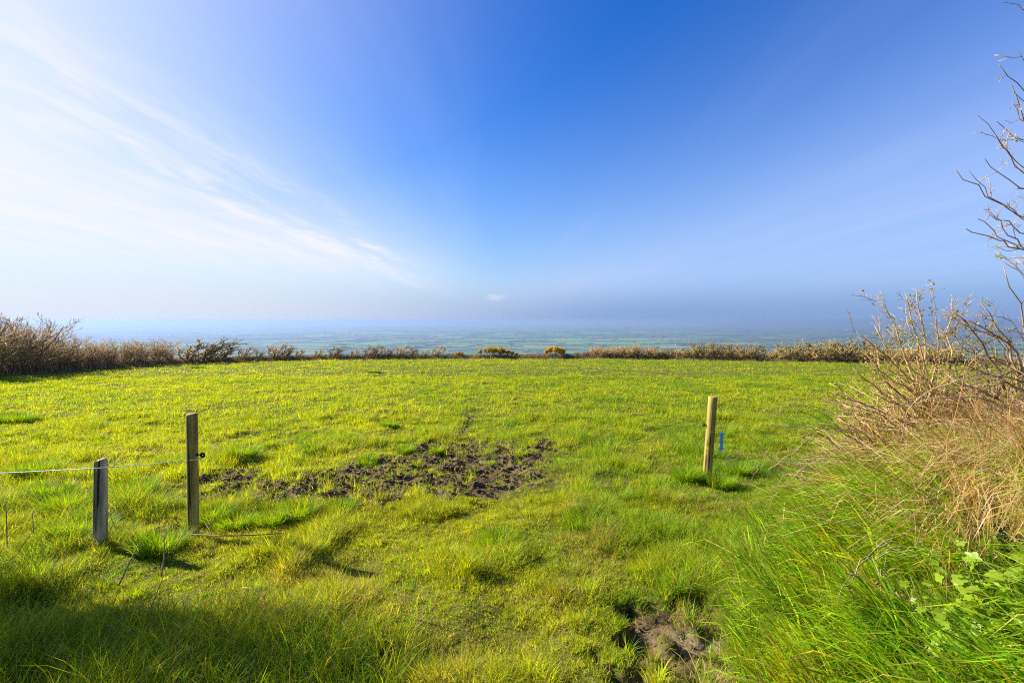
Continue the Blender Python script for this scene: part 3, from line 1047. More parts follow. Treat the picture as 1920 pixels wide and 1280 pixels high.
def ring_mesh(R, r_, nR=28, nr=8):
    a = np.arange(nR) / nR * 2 * math.pi; b = np.arange(nr) / nr * 2 * math.pi
    A, B_ = np.meshgrid(a, b, indexing='ij')
    V = np.stack([(R + r_ * np.cos(B_)) * np.cos(A), r_ * np.sin(B_), (R + r_ * np.cos(B_)) * np.sin(A)], -1).reshape(-1, 3)
    I = np.arange(nR * nr).reshape(nR, nr)
    F_ = np.stack([I, np.roll(I, -1, 0), np.roll(np.roll(I, -1, 0), -1, 1), np.roll(I, -1, 1)], -1).reshape(-1, 4)
    return V, [F_]


# tall round post
b1, t1 = post_place((363, 1004), (359.5, 775))
h1 = float(np.linalg.norm(t1 - b1)); r1 = 9.6 / 853.33 * b1[1]
p1 = empty("fence_post", b1, "tall round brown post with black ring insulator holding the white wire", "fence post", None)
orient(p1, b1, t1)
V, F_ = post_mesh(r1, h1, round_, 3, 0.014, 0.003, taper=1.0)
shaft1 = mesh_obj("shaft", V, F_, M_WOOD_BROWN, p1)
hz = h1 * (775 - 851) / (775 - 1004)
hz = h1 - hz
ins = mesh_obj("ring_insulator", *join([(lambda VF: (VF[0] + [r1 + 0.060, 0, 0], VF[1]))(ring_mesh(0.0165, 0.0095)),
                                       tubes(np.array([[(r1 - 0.02, 0, 0), (r1 + 0.02, 0, 0), (r1 + 0.046, 0, 0)]]), np.array([[0.006, 0.006, 0.007]]), 8),
                                       tubes(np.array([[(r1 - 0.004, 0, 0), (r1 + 0.004, 0, 0), (r1 + 0.007, 0, 0)]]), np.array([[0.014, 0.014, 0.012]]), 10)]), M_BLACK, p1)
ins.location = (0, 0, hz)
ins.rotation_euler.z = math.radians(-8)

# short split post
b2, t2 = post_place((188, 1026), (189, 861))
h2 = float(np.linalg.norm(t2 - b2)); r2 = 11.2 / 853.33 * b2[1]
p2 = empty("fence_stake", b2, "short weathered grey split stake with ragged top beside the tall post", "fence post", None)
orient(p2, b2, t2)
split = lambda a: np.minimum(1.0, 0.62 / np.maximum(np.cos(a + 1.35), 1e-3)) * (1 + 0.05 * np.sin(3 * a + 1) - 0.10 * np.exp(-((np.mod(a + 1.9, 2 * math.pi) - math.pi) / 0.13) ** 2))
split_ = lambda a: np.where(np.cos(a + 1.35) > 0, split(a), 1 + 0.05 * np.sin(3 * a + 1))
V, F_ = post_mesh(r2, h2, split_, 5, 0.020, 0.010, taper=0.90)
mesh_obj("shaft", V, F_, M_WOOD_GREY, p2)
st_ = mesh_obj("staple", *tubes(np.array([[(-0.008, -r2 * 0.93, -0.01), (-0.006, -r2 - 0.008, 0), (0.006, -r2 - 0.008, 0), (0.008, -r2 * 0.93, -0.01)]]), np.full((1, 4), 0.0016), 5), simple("rusty_staple", (0.12, 0.07, 0.045), rough=0.6), p2)
st_.location = (0.02, 0, h2 * 0.90)

# leaning yellow post
b3, t3 = post_place((1325, 904), (1337, 743))
h3 = float(np.linalg.norm(t3 - b3)); r3 = 8.1 / 853.33 * b3[1]
p3 = empty("gate_post", b3, "leaning yellowish round post with small insulator beside the blue handle", "fence post", None)
orient(p3, b3, t3)
V, F_ = post_mesh(r3, h3, round_, 8, 0.006, 0.004, taper=1.0)
mesh_obj("shaft", V, F_, M_WOOD_TAN, p3)
hz3 = h3 * (904 - 797) / 161.0
ins3 = mesh_obj("ring_insulator", *join([(lambda VF: (VF[0] + [r3 + 0.034, 0, 0], VF[1]))(ring_mesh(0.015, 0.007)),
                                        tubes(np.array([[(r3 - 0.02, 0, 0), (r3 + 0.008, 0, 0), (r3 + 0.022, 0, 0)]]), np.array([[0.009, 0.009, 0.008]]), 8)]), M_BLACK, p3)
ins3.location = (0, 0, hz3)
ins3.rotation_euler.z = math.pi * 0.97


def polyline(pts, n):
    pts = np.asarray(pts, float)
    s = np.concatenate([[0], np.cumsum(np.linalg.norm(np.diff(pts, axis=0), axis=1))])
    # smooth resample
    u_ = np.linspace(0, s[-1], n)
    P = np.stack([np.interp(u_, s, pts[:, i]) for i in range(3)], 1)
    for _ in range(2):
        P[1:-1] = P[1:-1] * 0.5 + (P[:-2] + P[2:]) * 0.25
    return P


M_POLY = simple("white_poly_wire", (0.86, 0.82, 0.70), (0.72, 0.68, 0.58), 60, rough=0.55)
M_RUST = simple("rusty_wire", (0.16, 0.10, 0.06), (0.28, 0.19, 0.12), 40, rough=0.7)
# white wire: far left -> in front of the short stake -> round the tall post
f1 = math.hypot(b1[0], b1[1])
wz = lambda px, py, y: at_depth(px, py, y)
A0 = np.array([-9.5, b2[1] + 0.35, 0.18])
A1 = wz(0, 887, b2[1] + 0.02)
A2 = wz(188, 877, b2[1] - r2 - 0.010)
A3 = wz(349.0, 863, b1[1] - r1 * 0.25)
A4 = wz(360, 862, b1[1] - r1 - 0.012)
A5 = wz(373, 860.5, b1[1] - r1 * 0.2 - 0.02)
mid_ = (A2 + A3) / 2 + np.array([0, 0, -0.006])
seg = np.concatenate([polyline([A0, A1 + [0, 0, -0.0], A2], 40), polyline([A2, mid_, A3], 20)[1:], np.array([A4, A5, A5 + [0.018, 0.03, 0.004]])])
V, F_ = tubes(seg[None], np.full((1, len(seg)), 0.0034), 6)
wire = mesh_obj("fence_wire", V, F_, M_POLY)
tag(wire, "thin white electric fence wire strung from the short stake to the tall post", "fence wire")
# rusty wire along the ground from the tall post
W0 = wz(353, 1001, b1[1] - r1 - 0.01); 
Q = [W0, wz(420, 1004, b1[1] - 0.20), wz(470, 1003, b1[1] - 0.28), wz(528, 999, b1[1] - 0.30)]
seg = polyline(Q, 18)
V, F_ = tubes(seg[None], np.full((1, 18), 0.0048), 5)
tag(mesh_obj("ground_wire", V, F_, M_RUST), "rusty brown wire lying low from the foot of the tall post", "wire")

# blue gate handle, hung from a wire to the leaning post
hb = at_depth(1352, 842, b3[1] - 0.05); ht = at_depth(1353.5, 812, b3[1] - 0.05)
axis = ht - hb; hl = float(np.linalg.norm(axis))
gh = empty("electric_fence_grip", hb, "bright blue plastic electric gate handle hanging beside the leaning post", "gate handle")
orient(gh, hb, ht)
M_BLUE = simple("blue_plastic", (0.05, 0.42, 0.95), (0.06, 0.46, 0.98), 30, rough=0.35, spec=0.5)
M_STEEL = simple("galvanised_steel", (0.42, 0.41, 0.38), rough=0.4, metallic=0.8)


def lathe(prof, k=28):
    prof = np.array(prof)
    a = np.arange(k) / k * 2 * math.pi
    V = np.stack([prof[:, None, 0] * np.cos(a), prof[:, None, 0] * np.sin(a), np.repeat(prof[:, 1:2], k, 1)], -1).reshape(-1, 3)
    n = len(prof)
    I = np.arange(n * k).reshape(n, k); J = np.roll(I, -1, 1)
    return V, [np.stack([I[:-1], J[:-1], J[1:], I[1:]], -1).reshape(-1, 4), I[0, ::-1][None], I[-1][None]]


gr = 0.0200
prof = [(gr * .8, hl * 0.06)]
for i in range(8):                                     # finger ribs
    z0 = hl * (0.10 + 0.80 * i / 8)
    prof += [(gr * 0.86, z0), (gr * 1.05, z0 + hl * 0.03), (gr * 1.05, z0 + hl * 0.06), (gr * 0.86, z0 + hl * 0.09)]
prof += [(gr * .8, hl * 0.93)]
mesh_obj("ribbed_sleeve", *lathe(prof), M_BLUE, gh)
mesh_obj("flange", *lathe([(gr * 0.9, 0.0), (gr * 1.75, 0.002), (gr * 1.9, hl * 0.035), (gr * 1.2, hl * 0.07), (gr * 0.8, hl * 0.09)]), M_BLUE, gh)
mesh_obj("flange", *lathe([(gr * 0.8, hl * 0.91), (gr * 1.2, hl * 0.93), (gr * 1.95, hl * 0.955), (gr * 1.95, hl * 0.995), (gr * 0.7, hl)]), M_BLUE, gh)
hookp = np.array([(0, 0, hl * 0.96), (0, 0, hl * 1.10), (0.004, 0, hl * 1.18), (0.012, 0, hl * 1.24), (0.013, 0, hl * 1.31), (0.004, 0, hl * 1.35), (-0.010, 0, hl * 1.30), (-0.020, 0, hl * 1.20)])
mesh_obj("hook", *tubes(polyline(hookp, 20)[None], np.full((1, 20), 0.0048), 6), M_STEEL, gh)
# cord: from lower end to the ground
e0 = hb + np.array([0, 0, 0.004])
s0 = [e0, at_depth(1356, 850, b3[1] - .05), at_depth(1362, 857, b3[1] - .06), at_depth(1360, 861, b3[1] - .05), at_depth(1366, 872, b3[1] - .06)]
e1 = on_ground(1368, 881); e1[2] += 0.0
s0 += [at_depth(1367, 878, b3[1] - 0.04)]
seg = polyline(s0, 24)
tag(mesh_obj("loose_cord", *tubes(seg[None], np.full((1, 24), 0.0052), 6), M_POLY), "white cord dangling from the blue gate handle into the grass", "cord")
hk = np.array(gh.matrix_basis @ Vector((0.004, 0, hl * 1.345)))
hk = hb + np.array(gh.rotation_quaternion @ Vector((0.004, 0, hl * 1.33)))
pt3 = b3 + (t3 - b3) * (904 - 803) / 161.0
mid_ = (hk + pt3) / 2 + np.array([0, 0, 0.012])
seg = polyline([pt3, mid_, hk], 10)
tag(mesh_obj("hanging_wire", *tubes(seg[None], np.full((1, 10), 0.0030), 5), M_STEEL), "short thin wire holding the blue handle against the leaning post", "wire")


# ------------------------------------------------------------------ the bank: hawthorn, brambles, dead stems, leaves
def traced(pts, y0, y1, n=10):
    """a branch through image points, depth running from y0 at the first to y1 at the last"""
    m = len(pts)
    P = [at_depth(px, py, y0 + (y1 - y0) * i / (m - 1)) for i, (px, py) in enumerate(pts)]
    return polyline(P, n)


def hawthorn(name, root_xy, stems, label, cat, seed, side=5, fine=3, leaves=900, stem_r=0.010, mat=M_TWIG_PALE, n=12, leaf_size=0.020, tipr=0.0028, extra=0, ex_h=1.0, shoot=(0.13, 0.30)):
    r = np.random.default_rng(seed)
    rx, ry = root_xy
    rz = float(ground_smooth(rx, ry))
    root = empty(name, (rx, ry, rz), label, cat)
    Ps = []
    for P in stems:
        foot = np.array([rx, ry, rz - 0.1]) + r.normal(0, 0.05, 3) * [1, 1, 0]
        # run the stem down to the root in a soft arc
        lo = P[0]
        k1 = foot * 0.5 + lo * 0.5 + np.array([0, 0, 0.10]) - (P[1] - P[0]) * 0.6
        full = polyline(np.concatenate([[foot, k1], P]), n)
        full[1:-1] += r.normal(0, 0.012, (n - 2, 3))
        Ps.append(full)
    if extra:
        S = np.tile([rx, ry, rz - 0.05], (extra, 1)) + r.normal(0, 0.10, (extra, 3)) * [1, 1, 0]
        D = np.stack([r.normal(-0.1, 0.55, extra), r.normal(0, 0.45, extra), np.full(extra, 1.0)], 1)
        E = grow(S, D, ex_h * r.uniform(0.55, 1.0, extra), n, 0.16, (0, 0, 0.2), r)
        Ps += list(E)
    P = np.array(Ps)
    R = (np.linspace(1, 0.16, n) ** 0.9)[None] * stem_r * r.uniform(0.8, 1.2, (len(P), 1))
    V, F_ = tubes(P, R, 6)
    mesh_obj("trunk", V, F_, mat, root, at=(rx, ry, rz))
    C1, R1 = sprout(P, R, side, 0.30, 0.98, 0.75, shoot[0], shoot[1], 7, 0.16, (0, 0, 0.15), r, 0.55, 0.55)
    R1 = np.maximum(R1, tipr)
    C2, R2 = sprout(C1, R1, fine, 0.2, 0.95, 0.8, 0.25, 0.55, 4, 0.15, (0, 0, 0.1), r, 0.6, 0.6)
    R2 = np.maximum(R2, tipr * 0.7)
    V, F_ = join([tubes(C1, R1, 4), tubes(C2, R2, 3)])
    mesh_obj("crown", V, F_, mat, root, at=(rx, ry, rz))
    if leaves:
        pool = np.concatenate([C1.reshape(-1, 3), C2[:, 1:].reshape(-1, 3)])
        kc = max(1, leaves // 6)
        cl_ = pool[r.integers(0, len(pool), kc)]
        C = np.repeat(cl_, 6, axis=0) + r.normal(0, 0.011, (kc * 6, 3))
        V, F_ = leaf_cards(C, leaf_size, r, 0.4, 0.65)
        mesh_obj("foliage", V, F_, M_BUD, root, at=(rx, ry, rz))
    return root


M_BUD = leafy("young_hawthorn_leaf", 0.45, 0.45, 0.35, (1.3, 1.2, 0.4), base=lambda t: t.mix(t.noise(t.n('ShaderNodeTexCoord').outputs['Object'], 14.0), rgb(0.17, 0.22, 0.018), rgb(0.30, 0.26, 0.035)))

mainstems = [
    traced([(1742, 740), (1762, 650), (1768, 595), (1757, 565), (1745, 543)], 3.75, 3.70),
    traced([(1732, 740), (1735, 650), (1731, 590), (1718, 545)], 3.85, 3.80),
    traced([(1726, 740), (1722, 640), (1706, 585), (1697, 545)], 3.9, 3.9),
    traced([(1720, 740), (1700, 645), (1680, 606), (1660, 580), (1645, 556)], 3.8, 3.95),
    traced([(1760, 750), (1695, 702), (1642, 650), (1606, 622)], 3.7, 3.6),
    traced([(1735, 780), (1690, 745), (1640, 712), (1622, 662)], 3.6, 3.5),
    traced([(1740, 800), (1690, 770), (1650, 730), (1600, 690)], 3.6, 3.4),
    traced([(1770, 760), (1790, 690), (1775, 640), (1770, 610), (1785, 560)], 3.8, 3.9),
    traced([(1800, 760), (1830, 690), (1800, 640), (1770, 590)], 3.7, 3.7),
    traced([(1730, 800), (1660, 780), (1610, 745), (1560, 735)], 3.5, 3.4),
    traced([(1740, 780), (1700, 700), (1660, 660), (1625, 640)], 3.7, 3.8),
    traced([(1745, 760), (1745, 690), (1715, 640), (1700, 600)], 3.6, 3.5),
    traced([(1760, 780), (1720, 740), (1670, 700), (1632, 690)], 3.5, 3.35),
    traced([(1720, 780), (1680, 690), (1650, 640), (1640, 610)], 3.9, 4.0),
]
hawthorn("hawthorn_bush", (3.30, 3.75), mainstems, "pale twiggy hawthorn bush budding on the bank with skyward shoots", "hawthorn", 41, side=11, fine=4, leaves=3000, stem_r=0.0135, leaf_size=0.021, tipr=0.0019, extra=26, ex_h=1.0)
secondstems = [
    traced([(1900, 760), (1880, 700), (1842, 640), (1812, 605), (1782, 580)], 3.4, 3.3),
    traced([(1910, 740), (1890, 640), (1875, 610), (1855, 585), (1838, 567)], 3.4, 3.4),
    traced([(1930, 690), (1895, 634), (1850, 622), (1815, 600)], 3.3, 3.2),
    traced([(1940, 680), (1920, 600), (1900, 565), (1895, 520), (1882, 500)], 3.3, 3.2),
    traced([(1960, 640), (1935, 560), (1912, 520), (1895, 488)], 3.3, 3.3),
    traced([(1950, 760), (1900, 720), (1850, 690), (1800, 680)], 3.2, 3.0),
    traced([(1950, 720), (1890, 680), (1840, 672), (1790, 640)], 3.5, 3.6),
    traced([(1920, 780), (1880, 760), (1830, 720), (1790, 715)], 3.3, 3.1),
    traced([(1930, 700), (1905, 650), (1870, 640), (1845, 615)], 3.6, 3.7),
]
hawthorn("hawthorn_bush", (3.80, 3.45), secondstems, "second hawthorn bush tangled with the pale one, knobbly darker stems", "hawthorn", 42, side=11, fine=4, leaves=2200, stem_r=0.0140, mat=M_TWIG_GREY, leaf_size=0.020, tipr=0.0019, extra=20, ex_h=1.0)
treestems = [traced(p, 3.25, 2.9, 8) for p in [
    [(1990, 60), (1940, 22), (1900, 6), (1879, 4)],
    [(1990, 190), (1950, 140), (1920, 110), (1911, 99)],
    [(1990, 260), (1940, 190), (1908, 160), (1897, 145), (1890, 132), (1874, 122)],
    [(1990, 340), (1940, 290), (1920, 232), (1910, 200), (1896, 158)],
    [(1990, 320), (1920, 270), (1895, 252), (1868, 227)],
    [(1990, 400), (1920, 312), (1900, 290), (1870, 255), (1850, 235), (1832, 216)],
    [(1990, 400), (1920, 332), (1890, 300), (1877, 280), (1867, 255)],
    [(2000, 390), (1920, 352), (1885, 338), (1870, 325), (1860, 308), (1847, 298)],
    [(2000, 450), (1920, 405), (1890, 390), (1862, 370), (1830, 355), (1810, 330), (1792, 318)],
    [(1935, 412), (1890, 390), (1862, 368), (1845, 355), (1830, 335), (1817, 320)],
    [(2000, 480), (1920, 440), (1900, 425), (1878, 412), (1855, 402)],
    [(2000, 490), (1920, 465), (1895, 458), (1870, 440), (1850, 425), (1832, 410)],
    [(1960, 478), (1895, 458), (1900, 445), (1880, 420), (1858, 400)],
    [(1960, 482), (1895, 460), (1850, 448), (1810, 428)],
    [(2000, 230), (1930, 205), (1912, 186), (1900, 172)]]]
hawthorn("hawthorn_tree", (4.25, 2.85), treestems, "bare hawthorn tree reaching crooked budded twigs into the sky over the bank", "hawthorn", 43, side=8, fine=3, leaves=130, stem_r=0.0095, n=22, leaf_size=0.014, tipr=0.0019, extra=0, shoot=(0.03, 0.095))


# brambles: long arching canes
def bramble(pts_list, root_px, label, seed, mat=M_BRAMBLE, depth=(3.4, 3.4), rad=0.0042, side=3):
    r = np.random.default_rng(seed)
    P = np.array([traced(p, *depth, n=14) for p in pts_list])
    P[:, 1:-1] += r.normal(0, 0.006, P[:, 1:-1].shape)
    b = P[0, 0]
    root = empty("bramble", b, label, "bramble", "arching bramble canes on the bank end")
    for q in range(len(P)):
        Pq = P[q:q + 1]
        Rq = np.linspace(1, 0.45, 14)[None] * rad
        nt = 26
        S, T, r0 = along(np.repeat(Pq, nt, 0), np.repeat(Rq, nt, 0), r.uniform(0.05, 0.95, nt))
        D = norm(np.cross(T, norm(r.normal(0, 1, T.shape)))) - T * 0.3
        Th = np.stack([S, S + D * 0.004, S + D * 0.009], 1)
        mesh_obj("cane", *join([tubes(Pq, Rq, 5), tubes(Th, np.tile([0.0016, 0.0009, 0.0002], (nt, 1)), 3)]), mat, root, at=b)
        for _ in range(side):
            C1, R1 = sprout(Pq, Rq, 1, 0.2, 0.9, 0.7, 0.15, 0.35, 6, 0.14, (0, 0, -0.1), r, 0.55, 0.5)
            mesh_obj("side_shoot", *tubes(C1, np.maximum(R1, 0.0016), 4), mat, root, at=b)


bramble([[(1640, 830), (1590, 790), (1530, 758), (1470, 757), (1424, 770)], [(1640, 835), (1570, 800), (1500, 768), (1430, 768)]], None, "longest pale bramble arching out over the field grass", 51, M_TWIG_PALE, (3.7, 3.9), 0.0036, 2)
bramble([[(1600, 880), (1560, 830), (1510, 795), (1460, 805), (1430, 800)], [(1600, 870), (1550, 815), (1500, 808), (1436, 815)]], None, "bramble cane looping low between bank end and blue handle", 52, M_BRAMBLE, (3.7, 3.9), 0.0036, 3)
bramble([[(1570, 910), (1530, 880), (1470, 868), (1420, 858), (1405, 865)], [(1560, 930), (1500, 900), (1450, 868), (1389, 800)], [(1560, 930), (1520, 900), (1470, 885), (1440, 930)]], None, "reddish forked bramble reaching towards the gate cord", 53, M_BRAMBLE, (3.6, 3.9), 0.0040, 3)
bramble([[(1650, 870), (1600, 820), (1560, 790), (1500, 840), (1440, 880)], [(1640, 900), (1580, 860), (1530, 850), (1470, 915)]], None, "dark bramble bowing down to the grass at the bank foot", 54, M_TWIG_GREY, (3.4, 3.6), 0.0040, 4)
bramble([[(1700, 820), (1640, 770), (1590, 760), (1560, 748), (1520, 752)], [(1690, 850), (1620, 810), (1570, 800), (1520, 845)]], None, "bramble cane springing from under the pale hawthorn", 55, M_BRAMBLE, (3.3, 3.5), 0.0042, 4)
bramble([[(1930, 720), (1850, 700), (1790, 705), (1700, 760), (1690, 830)], [(1930, 780), (1830, 745), (1760, 740), (1690, 765), (1600, 760)]], None, "dark purple bramble arching across the hawthorn stems", 56, M_TWIG_GREY, (2.8, 3.0), 0.0050, 3)
bramble([[(1760, 975), (1700, 995), (1650, 1020), (1610, 1050), (1588, 1100), (1600, 1140)], [(1760, 978), (1690, 1000), (1640, 1030), (1600, 1070), (1583, 1095), (1570, 1130)]], None, "bare brown cane hooked down over the long green grass", 57, M_TWIG_GREY, (2.45, 2.2), 0.0050, 1)
bramble([[(1680, 1110), (1720, 1135), (1760, 1155), (1800, 1180), (1830, 1180)], [(1590, 1070), (1640, 1095), (1700, 1125), (1740, 1145)]], None, "thin dead cane lying on the bank among the leaves", 58, M_TWIG_PALE, (2.1, 2.0), 0.0030, 0)
bramble([[(1880, 870), (1870, 930), (1868, 990), (1866, 1010)], [(1895, 860), (1880, 900), (1890, 960), (1906, 1060), (1908, 1085)]], None, "straight dark cane hanging down beside the ivy", 59, M_BRAMBLE, (2.3, 2.15), 0.0042, 1)
bramble([[(1930, 1060), (1900, 1085), (1878, 1092)], [(1935, 1000), (1900, 1010), (1860, 1040)]], None, "short brown stub poking out of the ivy", 60, M_BRAMBLE, (2.1, 2.0), 0.0052, 0)


def bramble_thicket(seed, cx, cyy, n, label):
    r = np.random.default_rng(seed)
    z = float(ground_smooth(cx, cyy))
    root = empty("bramble_tangle", (cx, cyy, z), label, "bramble", "tangled bramble canes at the bank end")
    for i in range(n):
        S = np.array([[cx + r.normal(0, 0.22), cyy + r.normal(0, 0.18), z - 0.02]])
        D = np.array([[r.normal(-0.75, 0.5), r.normal(0.0, 0.55), r.uniform(0.35, 1.1)]])
        L = r.uniform(0.7, 1.5)
        P = grow(S, D, np.array([L]), 12, 0.10, (r.normal(-0.3, 0.2), 0, -1.9), r)
        g_ = ground_smooth(P[..., 0], P[..., 1])
        P[..., 2] = np.maximum(P[..., 2], g_ + 0.01)
        R = np.linspace(1, 0.4, 12)[None] * r.uniform(0.0024, 0.0040)
        m = [M_BRAMBLE, M_TWIG_PALE, M_TWIG_GREY][int(r.integers(0, 3))]
        mesh_obj("cane", *tubes(P, R, 5), m, root, at=(cx, cyy, z))
        C1, R1 = sprout(P, R, 1, 0.3, 0.8, 0.6, 0.2, 0.4, 6, 0.12, (0, 0, -0.4), r, 0.6, 0.5)
        mesh_obj("side_shoot", *tubes(C1, np.maximum(R1, 0.0014), 4), m, root, at=(cx, cyy, z))


for i_, (px, py, n_) in enumerate([(1540, 905, 9), (1600, 880, 10), (1650, 860, 10), (1700, 850, 10), (1780, 850, 9), (1860, 850, 9), (1570, 930, 7)]):
    q_ = on_ground(px, py)
    bramble_thicket(600 + i_, q_[0], q_[1], n_, "thin tangled bramble canes rooted in the straw at the bank end")


def dead_stems():
    """straw coloured tangle on the bank top"""
    r = np.random.default_rng(71)
    n = 62000
    x = r.uniform(2.0, 6.0, n); y = r.uniform(2.0, 5.6, n)
    s = bank_dist(x, y)
    ok = (s > 0.40) & (r.random(n) < sstep(s, 0.50, 1.15)) & (y < 5.7)
    x, y, s = x[ok], y[ok], s[ok]
    n = len(x)
    z = ground_smooth(x, y)
    clump = fbm(x * 2.5, y * 2.5, 72, 3)
    H = r.uniform(0.20, 0.70, n) * (0.45 + 1.0 * clump)
    az = math.radians(205) + 3.2 * (fbm(x * 1.8, y * 1.8, 73, 2) - 0.5) + r.normal(0, 0.55, n)
    bend = r.uniform(0.9, 2.9, n)
    pal = np.array([(0.70, 0.47, 0.17), (0.56, 0.34, 0.11), (0.76, 0.57, 0.28), (0.34, 0.18, 0.06), (0.80, 0.65, 0.38), (0.22, 0.11, 0.045)])
    c = pal[r.choice(6, n, p=[.28, .16, .22, .10, .18, .06])] * r.uniform(0.8, 1.1, (n, 1))
    V, F_, cc = blades(np.stack([x, y, z - 0.01], 1), H, r.uniform(0.0025, 0.0060, n), az, bend, c, r)
    # straight crossing stalks as thin tubes
    k = 5200
    x = r.uniform(2.2, 5.6, k); y = r.uniform(2.4, 5.2, k)
    s = bank_dist(x, y); ok = s > 0.5
    x, y = x[ok], y[ok]; k = len(x)
    z = ground_smooth(x, y) + r.uniform(0.0, 0.30, k)
    D = np.stack([r.normal(-0.5, 0.8, k), r.normal(-0.2, 0.8, k), r.normal(0.25, 0.55, k)], 1)
    P = grow(np.stack([x, y, z], 1), D, r.uniform(0.25, 0.75, k), 5, 0.12, (0, 0, -0.35), r)
    R = np.linspace(1, 0.6, 5)[None] * r.uniform(0.0012, 0.0026, (k, 1))
    Vt, Ft = tubes(P, R, 3)
    ct = np.repeat(pal[r.choice(6, k, p=[.24, .24, .14, .18, .08, .12])], 15, axis=0)
    VV, FF = join([(V, F_), (Vt, Ft)])
    tag(mesh_obj("dead_grass", VV, FF, M_STRAW, col=np.concatenate([cc, ct])), "straw coloured tangle of dead grass and bracken stems on the bank", "dead grass", kind="stuff")


dead_stems()


# ------------------------------------------------------------------ grass
def palette_mix(r, n, yellow, straw=0.05):
    """per blade colour: green to yellow green, some straw"""
    g0 = np.array([0.110, 0.270, 0.010]); g1 = np.array([0.46, 0.48, 0.009]); g2 = np.array([0.22, 0.40, 0.012])
    t = np.clip(yellow + r.normal(0, 0.22, n), 0, 1)[:, None]
    c = g0 * (1 - t) + g1 * t
    m = r.random(n) < 0.25
    c[m] = c[m] * 0.4 + g2 * 0.6
    o_ = r.random(n) < 0.028
    c[o_] = np.array([0.50, 0.30, 0.02]) * r.uniform(0.7, 1.2, (o_.sum(), 1))
    d = r.random(n) < straw
    c[d] = np.array([0.42, 0.32, 0.10]) * r.uniform(0.7, 1.3, (d.sum(), 1))
    return c * r.uniform(0.55, 1.42, (n, 1))


def tufts(n_tuft, per, region, hfun, wfun, spread, r, yellowf, straw=0.05, segs=3, lean=0.0, bendr=(0.25, 1.3), var=0.31):
    """tufts of blades: region(r, n)->x,y"""
    x, y = region(r, n_tuft)
    m = mud(x, y)
    keep = r.random(len(x)) > m * 1.25
    x, y = x[keep], y[keep]
    k = len(x)
    hh = hfun(x, y, r)
    yel = yellowf(x, y)
    dist = np.hypot(x, y)
    tx = np.repeat(x, per); ty = np.repeat(y, per)
    a = r.uniform(0, 2 * math.pi, k * per); q = np.abs(r.normal(0, 1, k * per)) * np.repeat(spread * (0.6 + hh / 0.12 * 0.4), per)
    bx = tx + np.cos(a) * q; by = ty + np.sin(a) * q
    bz = ground_z(bx, by) - 0.006
    H = np.repeat(hh, per) * r.uniform(0.45, 1.15, k * per) * np.clip(1.15 - 0.22 * q / spread, 0.45, 1.2)
    W = np.repeat(wfun(dist), per) * r.uniform(0.7, 1.3, k * per)
    bend = r.uniform(*bendr, k * per)
    az = a + r.normal(0, 0.6, k * per)
    c = palette_mix(r, k * per, np.repeat(yel + r.normal(0, 0.16, k), per), np.repeat(straw + 0.34 * sstep(fbm(x * 1.5, y * 1.5, 86, 4, 0.6), 0.55, 0.70) * sstep(dist, 14, 5), per)) * np.repeat(r.uniform(1 - var, 1 + var, k), per)[:, None]
    return blades(np.stack([bx, by, bz], 1), H, W, az, bend, c, r, segs)


def wedge(d0, d1, slack=1.22):
    """uniform points of the ground the camera sees (and a step to each side) between two distances"""
    def f(r, n):
        y = np.sqrt(r.uniform(d0 ** 2, d1 ** 2, n))
        x = r.uniform(-1, 1, n) * (y * slack + 0.5)
        hd, _ = dist_poly(x, y, HEDGE)
        inside = (x > -27.5) & (y < 45.6) & (hd > 0.5) & (bank_dist(x, y) < 0.05) & (lbank_dist(x, y) < 0.15)
        # keep to the field side of the hedge
        lim = np.interp(x, HEDGE[5:, 0], HEDGE[5:, 1])
        inside &= (y < lim) | (x < -24)
        return x[inside], y[inside]
    return f


def yellowness(x, y):
    b = 0.50 + 1.0 * (fbm(x * 0.6, y * 0.6, 81, 3) - 0.5) + 1.1 * (fbm(x * 2.6, y * 2.6, 82, 3) - 0.5)
    b = b - 0.30 * sstep(x / np.maximum(y, 1), 0.25, 0.65) * sstep(y, 14, 4)          # greener towards the bank
    b = b + 0.22 * sstep(x / np.maximum(y, 1), 0.25, -0.35)  # yellower towards the sun side: backlit look put into the blade colour
    b = b + 0.30 * np.exp(-((x - 0.15) ** 2 / 0.5 + (y - 2.9) ** 2 / 0.8))              # golden patch in the gateway
    return b


def trample(x, y):
    """1 where the gateway traffic keeps the turf short"""
    c = np.exp(-((x + 0.1) / 1.5) ** 2) * sstep(y, 9.5, 5.5)
    tr = np.maximum(np.exp(-((x - (-1.0 + (y - 6) * 0.012)) / 0.20) ** 2), np.exp(-((x - (0.45 + (y - 6) * 0.030)) / 0.22) ** 2)) * sstep(y, 30, 7) * sstep(y, 4.5, 6)
    return np.clip(np.maximum(c * 0.85, tr * 0.75), 0, 1)


